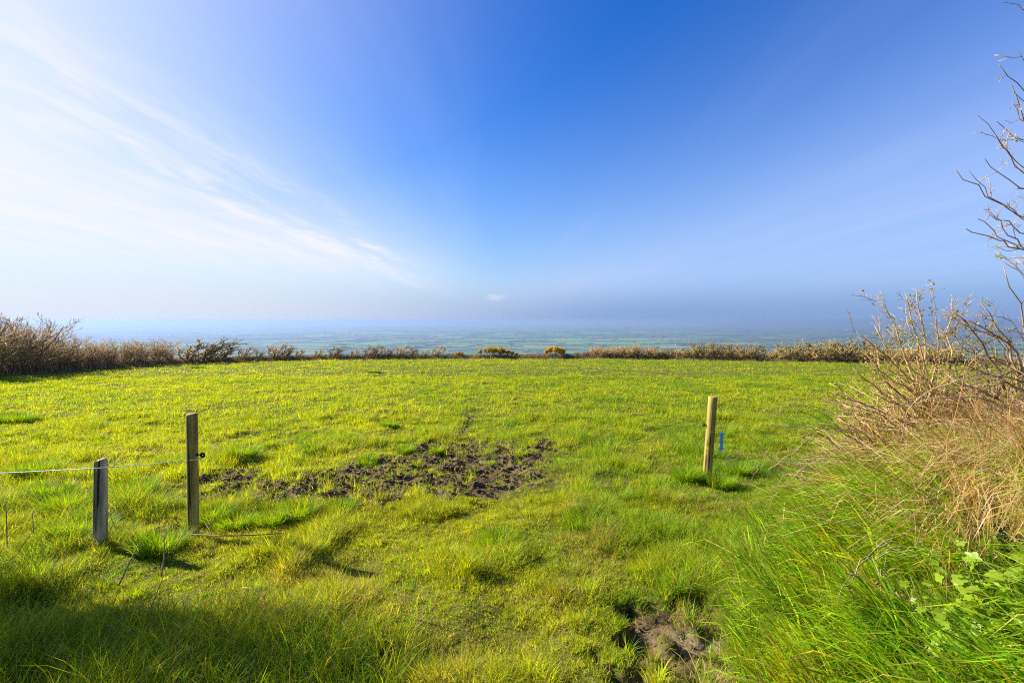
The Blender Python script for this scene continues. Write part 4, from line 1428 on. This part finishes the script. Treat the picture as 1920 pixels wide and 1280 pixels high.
# big tussocks seen in the photo: (px, py, radius m, height m)
TUSS = [(455, 862, 0.24, 0.22), (250, 935, 0.30, 0.20), (555, 968, 0.26, 0.17), (585, 848, 0.20, 0.15), (760, 848, 0.18, 0.14), (640, 955, 0.2, 0.13), (130, 960, 0.3, 0.22),
        (395, 975, 0.24, 0.17), (445, 985, 0.20, 0.15), (510, 982, 0.2, 0.14), (60, 890, 0.3, 0.2), (330, 870, 0.25, 0.17), (730, 800, 0.25, 0.13), (930, 1020, 0.22, 0.12),
        (1290, 905, 0.22, 0.20), (1380, 888, 0.24, 0.17), (1350, 915, 0.2, 0.17), (690, 870, 0.2, 0.13), (820, 850, 0.16, 0.13), (1100, 985, 0.3, 0.12), (1240, 1000, 0.3, 0.15), (30, 790, 0.5, 0.2),
        (150, 1005, 0.3, 0.2), (300, 1030, 0.25, 0.17), (700, 700, 0.5, 0.16), (1110, 960, 0.2, 0.13), (90, 940, 0.25, 0.2), (370, 690, 0.5, 0.18), (1250, 770, 0.5, 0.14)]
TUSSW = [(*on_ground(px, py)[:2], rr, hh) for (px, py, rr, hh) in TUSS]


def field_h(x, y, r):
    h = 0.030 + 0.065 * fbm(x * 1.7, y * 1.7, 91, 3) ** 1.3 + 0.17 * sstep(fbm(x * 2.3, y * 2.3, 92, 3), 0.52, 0.70) + 0.05 * sstep(vnoise(x * 6.5, y * 6.5, 94), 0.55, 0.9)
    h = h * (1 - 0.55 * trample(x, y))
    for (cx, cyy, rr, hh) in TUSSW:
        h = np.maximum(h, hh * np.exp(-(((x - cx) ** 2 + (y - cyy) ** 2) / rr ** 2)))
    # rough verge in the shaded corner and along the left posts
    h = h + 0.12 * np.exp(-(((x + 2.1) / 0.9) ** 2 + ((y - 1.9) / 0.6) ** 2)) + 0.02 * sstep(x, -1.6, -3.0) * sstep(y, 6.0, 4.5)
    # taller beside the bank
    s = bank_dist(x, y)
    h = h + 0.09 * sstep(s, -0.7, 0.0)
    h = h * (1 - 0.4 * mud(x, y))
    for (cx, cyy, rr) in ((b1[0] - 0.05, b1[1] - 0.28, 0.34), (b2[0], b2[1] - 0.25, 0.25), (b3[0], b3[1] - 0.25, 0.22), (b1[0] + 0.45, b1[1] - 0.25, 0.40), (-2.55, 3.35, 0.35), (-3.1, 3.6, 0.3), (-2.2, 3.0, 0.3)):
        h = h * (1 - 0.6 * np.exp(-(((x - cx) ** 2 + (y - cyy) ** 2) / rr ** 2)))
    far = sstep(np.hypot(x, y), 8, 20)
    h = h * (1 - 0.5 * far) + 0.055 * far * 0.7
    return h * r.uniform(0.75, 1.25, len(x))


gr_ = np.random.default_rng(101)
parts, cols = [], []
for (n_t, per, d0, d1, spread, segs, wf, bend, st) in [
    (3900, 70, 1.55, 5.2, 0.040, 3, lambda d: 0.0034 + 0 * d, (0.35, 1.9), 0.07),
    (4200, 30, 1.55, 5.2, 0.030, 3, lambda d: 0.0034 + 0 * d, (0.35, 2.1), 0.12),
    (36000, 10, 1.55, 5.2, 0.090, 2, lambda d: 0.0032 + 0 * d, (0.6, 2.0), 0.20),
    (8500, 42, 5.0, 11.0, 0.050, 3, lambda d: 0.0030 + 0.00018 * d, (0.3, 1.8), 0.06),
    (16000, 12, 5.0, 11.0, 0.14, 2, lambda d: 0.0035 + 0.0002 * d, (0.5, 1.5), 0.10),
    (26000, 9, 10.6, 23.0, 0.16, 2, lambda d: 0.0060 + 0.0003 * d, (0.6, 1.6), 0.10),
    (15000, 20, 10.6, 23.0, 0.08, 2, lambda d: 0.0055 + 0.0003 * d, (0.25, 1.3), 0.05),
    (26000, 9, 22.0, 47.0, 0.16, 2, lambda d: 0.009 + 0.0004 * d, (0.2, 1.2), 0.05),
]:
    V, F_, cc = tufts(n_t, per, wedge(d0, d1), field_h, wf, spread, gr_, yellowness, st, segs, bendr=bend, var=0.31 if d0 < 4 else (0.22 if d0 < 9 else 0.10))
    parts.append((V, F_)); cols.append(cc)
for (cx, cyy, rr, hh) in TUSSW:
    k_ = int(900 * min(1.6, rr / 0.22))
    a_ = gr_.uniform(0, 2 * math.pi, k_); q_ = rr * 0.72 * np.sqrt(gr_.uniform(0, 1, k_))
    bx = cx + np.cos(a_) * q_; by = cyy + np.sin(a_) * q_
    dd = np.hypot(cx, cyy)
    V, F_, cc = blades(np.stack([bx, by, ground_z(bx, by) - 0.006], 1), hh * 1.25 * gr_.uniform(0.5, 1.1, k_), (0.0032 + 0.0003 * dd) * gr_.uniform(0.7, 1.3, k_), a_ + gr_.normal(0, 0.5, k_), gr_.uniform(0.3, 1.6, k_), palette_mix(gr_, k_, np.full(k_, 0.22), 0.05), gr_, 3)
    parts.append((V, F_)); cols.append(cc)
V, F_ = join(parts)
tag(mesh_obj("grass", V, F_, M_GRASS, col=np.concatenate(cols)), "short yellow green pasture grass in tufts over the whole field", "grass", kind="stuff")


# ragged sparse blades standing in the mud
def mud_blades():
    r = np.random.default_rng(107)
    xs_, ys_ = [], []
    for (cx, cyy, rx, ry, st) in _MUD:
        k = int(190 * rx * ry * 6) + 14
        xs_.append(r.normal(cx, rx, k)); ys_.append(r.normal(cyy, ry, k))
    x = np.concatenate(xs_); y = np.concatenate(ys_)
    f = fbm(x * 5, y * 5, 108, 2) > 0.52
    x, y = x[f], y[f]
    per = 9
    bx = np.repeat(x, per) + r.normal(0, 0.03, len(x) * per); by = np.repeat(y, per) + r.normal(0, 0.03, len(x) * per)
    n = len(bx)
    return blades(np.stack([bx, by, ground_z(bx, by) - 0.004], 1), r.uniform(0.02, 0.095, n), r.uniform(0.0025, 0.0045, n), r.uniform(0, 6.28, n), r.uniform(0.4, 1.9, n), palette_mix(r, n, np.full(n, 0.55), 0.2), r)


def soil_crumbs():
    r = np.random.default_rng(109)
    x = []; y = []
    for (cx, cyy, rx, ry, st) in _MUD:
        k = int(900 * rx * ry * 4) + 20
        x.append(r.uniform(cx - 1.3 * rx, cx + 1.3 * rx, k)); y.append(r.uniform(cyy - 1.3 * ry, cyy + 1.3 * ry, k))
    x = np.concatenate(x); y = np.concatenate(y)
    ok = mud(x, y) > r.uniform(0.15, 0.9, len(x))
    x, y = x[ok], y[ok]
    n = len(x)
    sz = np.minimum(0.007 * np.exp(r.normal(0, 0.65, n)), 0.032) * np.where(y < 3.4, 0.42, 1.0)
    # rough eight cornered lumps
    base = np.array([(sx, sy, sz_) for sx in (-1, 1) for sy in (-1, 1) for sz_ in (-1, 1)], float)
    V = base[None] * (sz[:, None, None] * r.uniform(0.45, 1.15, (n, 8, 3)))
    a = r.uniform(0, 6.28, n)
    ca, sa = np.cos(a)[:, None], np.sin(a)[:, None]
    V = np.stack([V[..., 0] * ca - V[..., 1] * sa, V[..., 0] * sa + V[..., 1] * ca, V[..., 2]], -1)
    V = V + np.stack([x, y, ground_z(x, y) + sz * 0.35], 1)[:, None]
    q = np.array([(0, 1, 3, 2), (4, 6, 7, 5), (0, 4, 5, 1), (2, 3, 7, 6), (0, 2, 6, 4), (1, 5, 7, 3)])
    F_ = (np.arange(n)[:, None, None] * 8 + q[None]).reshape(-1, 4)
    tag(mesh_obj("soil_debris", V.reshape(-1, 3), F_, simple("crumbled_soil", (0.070, 0.043, 0.021), (0.190, 0.132, 0.072), 9, rough=0.95, spec=0.08), smooth=False), "loose brown soil crumbs and clods kicked up in the muddy patches", "soil", kind="stuff")


soil_crumbs()
V, F_, cc = mud_blades()
tag(mesh_obj("trampled_grass", V, F_, M_GRASS, col=cc), "flattened sparse grass blades growing in the bare muddy patches", "grass", kind="stuff")


# long drooping grass on the bank
PLANT_PX = []


def bank_grass():
    r = np.random.default_rng(111)
    out_v, out_c = [], []
    for (n, lo, hi, Hr, Wr, bend, yel, straw, per, sp_) in [
            (1750, -0.15, 1.25, (0.18, 0.46), (0.0065, 0.0135), (0.9, 2.7), 0.36, 0.08, 24, 0.030),
            (2600, -0.20, 1.30, (0.06, 0.20), (0.004, 0.0075), (0.5, 2.0), 0.32, 0.10, 16, 0.07),
            (1500, 0.6, 3.0, (0.12, 0.30), (0.004, 0.008), (0.8, 2.4), 0.55, 0.35, 14, 0.04)]:
        x = r.uniform(0.9, 6.0, n * 5); y = r.uniform(1.0, 5.9, n * 5)
        s = bank_dist(x, y)
        ok = (s > lo) & (s < hi) & (x < y * 1.5 + 0.6)
        for (qx, qy, qr) in (PLANT_XY if Hr[0] > 0.1 else []):
            ok &= (np.hypot(x - qx, y - qy) > qr) | (r.random(len(x)) < 0.12)
        x, y = x[ok][:n], y[ok][:n]
        k = len(x)
        cl_ = fbm(x * 2.4, y * 2.4, 112, 3)
        e = 0.05                                            # downhill direction
        gx = (ground_smooth(x + e, y) - ground_smooth(x - e, y)) / (2 * e); gy = (ground_smooth(x, y + e) - ground_smooth(x, y - e)) / (2 * e)
        down = np.arctan2(-gy, -gx) + r.normal(0, 0.35, k)
        bx = np.repeat(x, per) + r.normal(0, sp_, k * per); by = np.repeat(y, per) + r.normal(0, sp_, k * per)
        H = np.repeat(r.uniform(*Hr, k) * (0.6 + 0.8 * cl_), per) * r.uniform(0.45, 1.15, k * per)
        az = np.repeat(down, per) + r.normal(0, 0.55, k * per)
        tuft_y = yel + 1.0 * (fbm(x * 1.6, y * 1.6, 113, 3) - 0.5) + r.normal(0, 0.18, k)
        c = palette_mix(r, k * per, np.repeat(tuft_y, per), straw) * np.repeat(r.uniform(0.72, 1.6, k), per)[:, None]
        V, F_, cc = blades(np.stack([bx, by, ground_smooth(bx, by) - 0.01], 1), H, r.uniform(*Wr, k * per), az, r.uniform(*bend, k * per), c, r, 3)
        out_v.append((V, F_)); out_c.append(cc)
    V, F_ = join(out_v)
    tag(mesh_obj("long_grass", V, F_, M_GRASS, col=np.concatenate(out_c)), "long lush green grass drooping down the slope of the bank", "grass", kind="stuff")


# rough long grass in the shaded corner by the posts, with a few bleached blades
def rough_grass():
    r = np.random.default_rng(121)
    n = 2600
    x = r.normal(-2.0, 0.9, n * 2); y = r.normal(1.9, 0.42, n * 2)
    ok = (y > 1.1) & (x > -4.2) & (x < -0.5) & (y < 2.9)
    x, y = x[ok][:n], y[ok][:n]
    lx = r.uniform(-9, -3.2, 2500); ly = r.uniform(1.0, 4.6, 2500)
    ok = lbank_dist(lx, ly) > -0.3
    x = np.concatenate([x, lx[ok]]); y = np.concatenate([y, ly[ok]])
    per = 8; k = len(x)
    bx = np.repeat(x, per) + r.normal(0, 0.04, k * per); by = np.repeat(y, per) + r.normal(0, 0.04, k * per)
    c = palette_mix(r, k * per, np.full(k * per, 0.35), 0.12)
    V, F_, cc = blades(np.stack([bx, by, ground_z(bx, by) - 0.01], 1), r.uniform(0.10, 0.30, k * per), r.uniform(0.003, 0.0055, k * per), r.uniform(0, 6.28, k * per), r.uniform(0.5, 2.3, k * per), c, r, 3)
    tag(mesh_obj("rough_grass", V, F_, M_GRASS, col=cc), "tall rough grass in the shaded verge in front of the stakes", "grass", kind="stuff")


rough_grass()


# ------------------------------------------------------------------ single dry stalks by the posts
def stalk(paths, label, seed, mat, rad=0.003, head=False):
    r = np.random.default_rng(seed)
    P = []
    for pts in paths:
        g0 = on_ground(*pts[0])
        q = [at_depth(px, py, g0[1] + 0.04 * i) for i, (px, py) in enumerate(pts)]
        q[0] = np.array([g0[0], g0[1], g0[2] - 0.02])
        P.append(polyline(q, 9))
    P = np.array(P); b = P[0, 0]; rad = rad * 1.5
    root = empty("dry_stalk", b, label, "dry stalk", "dead stalks standing in the grass by the posts")
    R = np.linspace(1, 0.5, 9)[None] * rad * np.ones((len(P), 1))
    mesh_obj("stem", *tubes(P, R, 5), mat, root, at=b)
    # withered sheath leaves
    S, T, r0 = along(np.repeat(P, 2, 0), np.repeat(R, 2, 0), r.uniform(0.3, 0.8, 2 * len(P)))
    n = len(S)
    V, F_, cc = blades(S, r.uniform(0.04, 0.10, n), np.full(n, 0.004), r.uniform(0, 6.28, n), r.uniform(1.2, 2.4, n), np.tile([0.42, 0.31, 0.17], (n, 1)), r)
    mesh_obj("leaf", V, F_, M_STRAW, root, col=cc, at=b)


stalk([[(302, 1075), (308, 1045), (309, 1020), (306, 998)], [(305, 1052), (322, 1030), (338, 1010), (342, 998)]], "pale forked stalk between the short stake and the tall post", 1, M_TWIG_PALE, 0.0038)
stalk([[(278, 1145), (290, 1120), (305, 1085), (310, 1070)]], "lower thin stalk under the pale forked one", 2, M_TWIG_PALE, 0.0030)
stalk([[(222, 1092), (238, 1065), (252, 1035), (259, 1020)]], "dark slanting twig in front of the short stake", 3, M_TWIG_GREY, 0.0042)
stalk([[(64, 1030), (63, 1005), (62, 975), (60, 958)]], "upright dark stem beyond the short stake near the wire", 4, M_TWIG_GREY, 0.0032)
stalk([[(14, 1035), (13, 1000), (12, 960), (10, 935)]], "tallest dark stem at the very edge past the wire", 5, M_TWIG_GREY, 0.0036)
stalk([[(20, 1050), (40, 1025), (58, 1000), (78, 975)]], "slanting brown stem leaning towards the short stake", 6, M_TWIG_GREY, 0.0034)
stalk([[(108, 1045), (140, 1036), (170, 1035), (188, 1033)]], "straw stalk lying across the foot of the short stake", 7, M_TWIG_PALE, 0.0030)
stalk([[(500, 1155), (499, 1125), (492, 1112), (475, 1102), (455, 1101)]], "bleached curled stalk bent over like a hook in the verge", 8, M_TWIG_PALE, 0.0040)
stalk([[(225, 1010), (215, 985), (207, 970), (205, 955)]], "thin dry stalk rising just behind the short stake", 9, M_TWIG_PALE, 0.0026)
stalk([[(385, 992), (388, 985), (395, 978), (402, 972)], [(398, 1000), (392, 990), (386, 984), (384, 978)]], "small crossed straw stalks at the foot of the tall post", 10, M_TWIG_PALE, 0.0028)


# ------------------------------------------------------------------ leafy plants and ivy on the bank
def lobed_leaf(size, lobes, r, depth=0.42):
    """outline of a lobed, toothed leaf with its stalk end at the origin, pointing +X; gently cupped fan mesh"""
    k = 26
    a = np.linspace(-math.pi * 0.86, math.pi * 0.86, k)
    rr = 0.62 + depth * np.abs(np.cos(a * lobes / 2.0)) ** 0.8 - 0.05 * (np.arange(k) % 2)
    x = size * (0.42 + rr * np.cos(a) * 0.62); y = size * rr * np.sin(a) * 0.60
    x[0] = x[-1] = size * 0.12; y[0] = -0.02 * size; y[-1] = 0.02 * size
    z = 0.10 * size * np.abs(np.sin(a)) - 0.05 * size * (x / size) ** 2 + r.normal(0, 0.012 * size, k)
    V = np.concatenate([[(size * 0.36, 0, -0.02 * size)], np.stack([x, y, z], 1)])
    I = np.arange(1, k)
    return V, [np.stack([np.zeros(k - 1, int), I, I + 1], 1)]


def leaf_plant(name, x, y, z, n, hgt, size, lobes, label, cat, group, mat, seed, three=True, lean=(-0.4, -0.6)):
    r = np.random.default_rng(seed)
    root = empty(name, (x, y, z), label, cat, group)
    stems, leaves = [], []
    for i in range(n):
        a = r.uniform(0, 2 * math.pi)
        D = np.array([[0.7 * math.cos(a) + lean[0] * 0.5, 0.7 * math.sin(a) + lean[1] * 0.5, 1.0]])
        S = np.array([[r.normal(0, 0.02), r.normal(0, 0.02), -0.02]])
        P = grow(S, D, np.array([hgt * r.uniform(0.5, 1.0)]), 6, 0.10, (0, 0, 0.0), r)
        stems.append(tubes(P, np.linspace(0.0024, 0.0014, 6)[None], 4))
        tip = P[0, -1]
        for da in ((-1.0, 0, 1.0) if three else (0,)):
            V, F_ = lobed_leaf(size * r.uniform(0.75, 1.15), lobes, r)
            yaw = a + da + r.normal(0, 0.2)
            Rm = np.array((Matrix.Rotation(yaw, 3, 'Z') @ Matrix.Rotation(r.normal(0.35, 0.5), 3, 'Y') @ Matrix.Rotation(r.normal(0, 0.55), 3, 'X')))
            leaves.append((V @ Rm.T + tip, F_))
    mesh_obj("stem", *join(stems), M_STALK, root)
    mesh_obj("foliage", *join(leaves), mat, root)
    return root


M_STALK = simple("green_stalk", (0.10, 0.14, 0.03), (0.16, 0.15, 0.05), 20)
M_BRIGHT = leafy("bright_plant_leaf", 0.5, 0.45, 0.4, (1.25, 1.25, 0.35), base=lambda t: t.mix(t.noise(t.n('ShaderNodeTexCoord').outputs['Object'], 16.0), rgb(0.16, 0.30, 0.012), rgb(0.34, 0.42, 0.02)))
M_IVY = leafy("ivy_leaf", 0.18, 0.28, 0.6, (1.1, 1.2, 0.5), base=lambda t: t.mix(t.noise(t.n('ShaderNodeTexCoord').outputs['Object'], 18.0), rgb(0.022, 0.055, 0.014), rgb(0.055, 0.10, 0.025)))
GP = "bright lobed leaf plants low on the bank"
PLANT_XY = []
for i, (px, py, n_, hg, sz, lab) in enumerate([
    (1850, 1120, 9, 0.13, 0.050, "largest bright green lobed plant below the ivy"),
    (1890, 1165, 9, 0.12, 0.050, "bright lobed plant at the edge beside the largest one"),
    (1812, 1140, 7, 0.11, 0.042, "bright lobed plant beside the tip of the thin dead cane"),
    (1725, 1152, 3, 0.08, 0.032, "tiny bright sprig under the hooked cane"),
    (1775, 1172, 5, 0.09, 0.036, "small bright plant resting on the thin dead cane"),
    (1800, 1225, 7, 0.09, 0.040, "low yellow green plant under the dead cane tip"),
    (1845, 1235, 6, 0.09, 0.036, "low yellow green plant between grass blades under the largest plant"),
    (1905, 1245, 7, 0.10, 0.040, "yellow green plant in the very bottom corner"),
    (1770, 1245, 5, 0.08, 0.034, "small yellow green plant lowest among the long grass"),
    (1835, 1275, 6, 0.08, 0.040, "yellow green plant cut by the picture's lower edge"),
    (1880, 1080, 6, 0.12, 0.044, "bright plant tucked right under the hanging dark cane"),
    (1865, 1195, 6, 0.10, 0.042, "bright plant just beneath the largest one"),
    (1905, 1120, 8, 0.12, 0.046, "bright plant at the edge between the brown stub and the corner"),
    (1875, 1215, 7, 0.10, 0.040, "bright plant filling the gap above the corner plant"),
    (1820, 1185, 6, 0.09, 0.038, "bright plant just under the end of the thin dead cane"),
    (1900, 1200, 8, 0.11, 0.044, "bright plant at the edge straight above the corner plant")]):
    p = on_ground(px, py + 12)
    PLANT_XY.append((p[0], p[1], 0.07 + 0.007 * n_))
    leaf_plant("leafy_plant", p[0], p[1], p[2], n_ + 3, hg + 0.09, sz * 0.98, 5, lab, "leafy plant", GP, M_BRIGHT, 200 + i)
for i, (px, py, lab) in enumerate([(1900, 930, "dark glossy ivy highest on the bank beside the hanging cane"), (1890, 985, "dark glossy ivy in the middle of the hanging cane"), (1860, 1010, "dark ivy trailing below the bracken"), (1905, 1035, "dark ivy next to the short brown stub"), (1850, 950, "dark ivy leaves peeping through the straw")]):
    p = on_ground(px, py)
    PLANT_XY.append((p[0], p[1], 0.13))
    leaf_plant("ivy", p[0], p[1], p[2], 26, 0.15, 0.046, 4, lab, "ivy", "dark ivy on the bank", M_IVY, 240 + i, three=False)


bank_grass()


# ------------------------------------------------------------------ hedge shrub beside the gateway that shades the verge
def side_hedge():
    r = np.random.default_rng(131)
    for i, (x, y, h, w_, lab) in enumerate([(-5.75, 3.60, 3.2, 0.90, "dense leafy gorse on the roadside bank before the stakes"), (-7.4, 3.75, 3.4, 1.1, "bigger dense gorse further along the roadside bank")]):
        z = float(ground_smooth(x, y))
        root = empty("gorse_shrub", (x, y, z), lab, "gorse")
        nb = 10
        S = np.stack([r.uniform(-0.3, 0.3, nb) * w_, r.uniform(-0.3, 0.3, nb) * w_, np.full(nb, -0.1)], 1)
        P = grow(S, np.stack([r.normal(0, 0.12, nb), r.normal(0, .12, nb), np.ones(nb)], 1), np.full(nb, h * 0.62), 7, 0.05, (0, 0, 0.2), r)
        mesh_obj("trunk", *tubes(P, np.linspace(0.03, 0.01, 7)[None] * np.ones((nb, 1)), 6), M_BARK_BROWN, root)
        n = 12500
        k = 24
        bc = np.stack([r.uniform(-0.6, 0.6, k) * w_, r.uniform(-0.6, 0.6, k) * w_, h * r.uniform(0.35, 0.92, k)], 1)
        br = r.uniform(0.32, 0.46, k)
        j = r.integers(0, k, n)
        C = bc[j] + norm(r.normal(0, 1, (n, 3))) * (br[j] * r.uniform(0.2, 1, n) ** 0.5)[:, None]
        C[:, 2] = np.maximum(C[:, 2], 0)
        mesh_obj("crown", *leaf_cards(C, 0.07, r, 0.5, 0.3), M_GORSE, root)


side_hedge()

# ------------------------------------------------------------------ haze
HAZE_DENSITY = 1.7e-4
hx, hy0, hy1, hz0, hz1 = 47000.0, -3000.0, 47000.0, PLAIN - 1.0, 9.0
# the rising ground behind the camera must stay inside
hz1 = max(hz1, float(Z.max()) + 3.0)
V = np.array([(-hx, hy0, hz0), (hx, hy0, hz0), (hx, hy1, hz0), (-hx, hy1, hz0), (-hx, hy0, hz1), (hx, hy0, hz1), (hx, hy1, hz1), (-hx, hy1, hz1)])
FQ = np.array([(0, 3, 2, 1), (4, 5, 6, 7), (0, 1, 5, 4), (1, 2, 6, 5), (2, 3, 7, 6), (3, 0, 4, 7)])
mh = bpy.data.materials.new("haze_air"); mh.use_nodes = True
t = NT(mh.node_tree)
o = t.n('ShaderNodeOutputMaterial')
pv = t.n('ShaderNodeVolumePrincipled')
pv.inputs['Color'].default_value = (0.268, 0.368, 0.592, 1)
pv.inputs['Density'].default_value = HAZE_DENSITY
pv.inputs['Density Attribute'].default_value = ""
pv.inputs['Anisotropy'].default_value = 0.33
t.link(pv.outputs[0], o.inputs['Volume'])
try:
    mh.cycles.homogeneous_volume = True
except Exception:
    pass
tag(mesh_obj("haze", V, FQ, mh, smooth=False), "thin blue haze filling the air over the plain", "haze", kind="stuff")
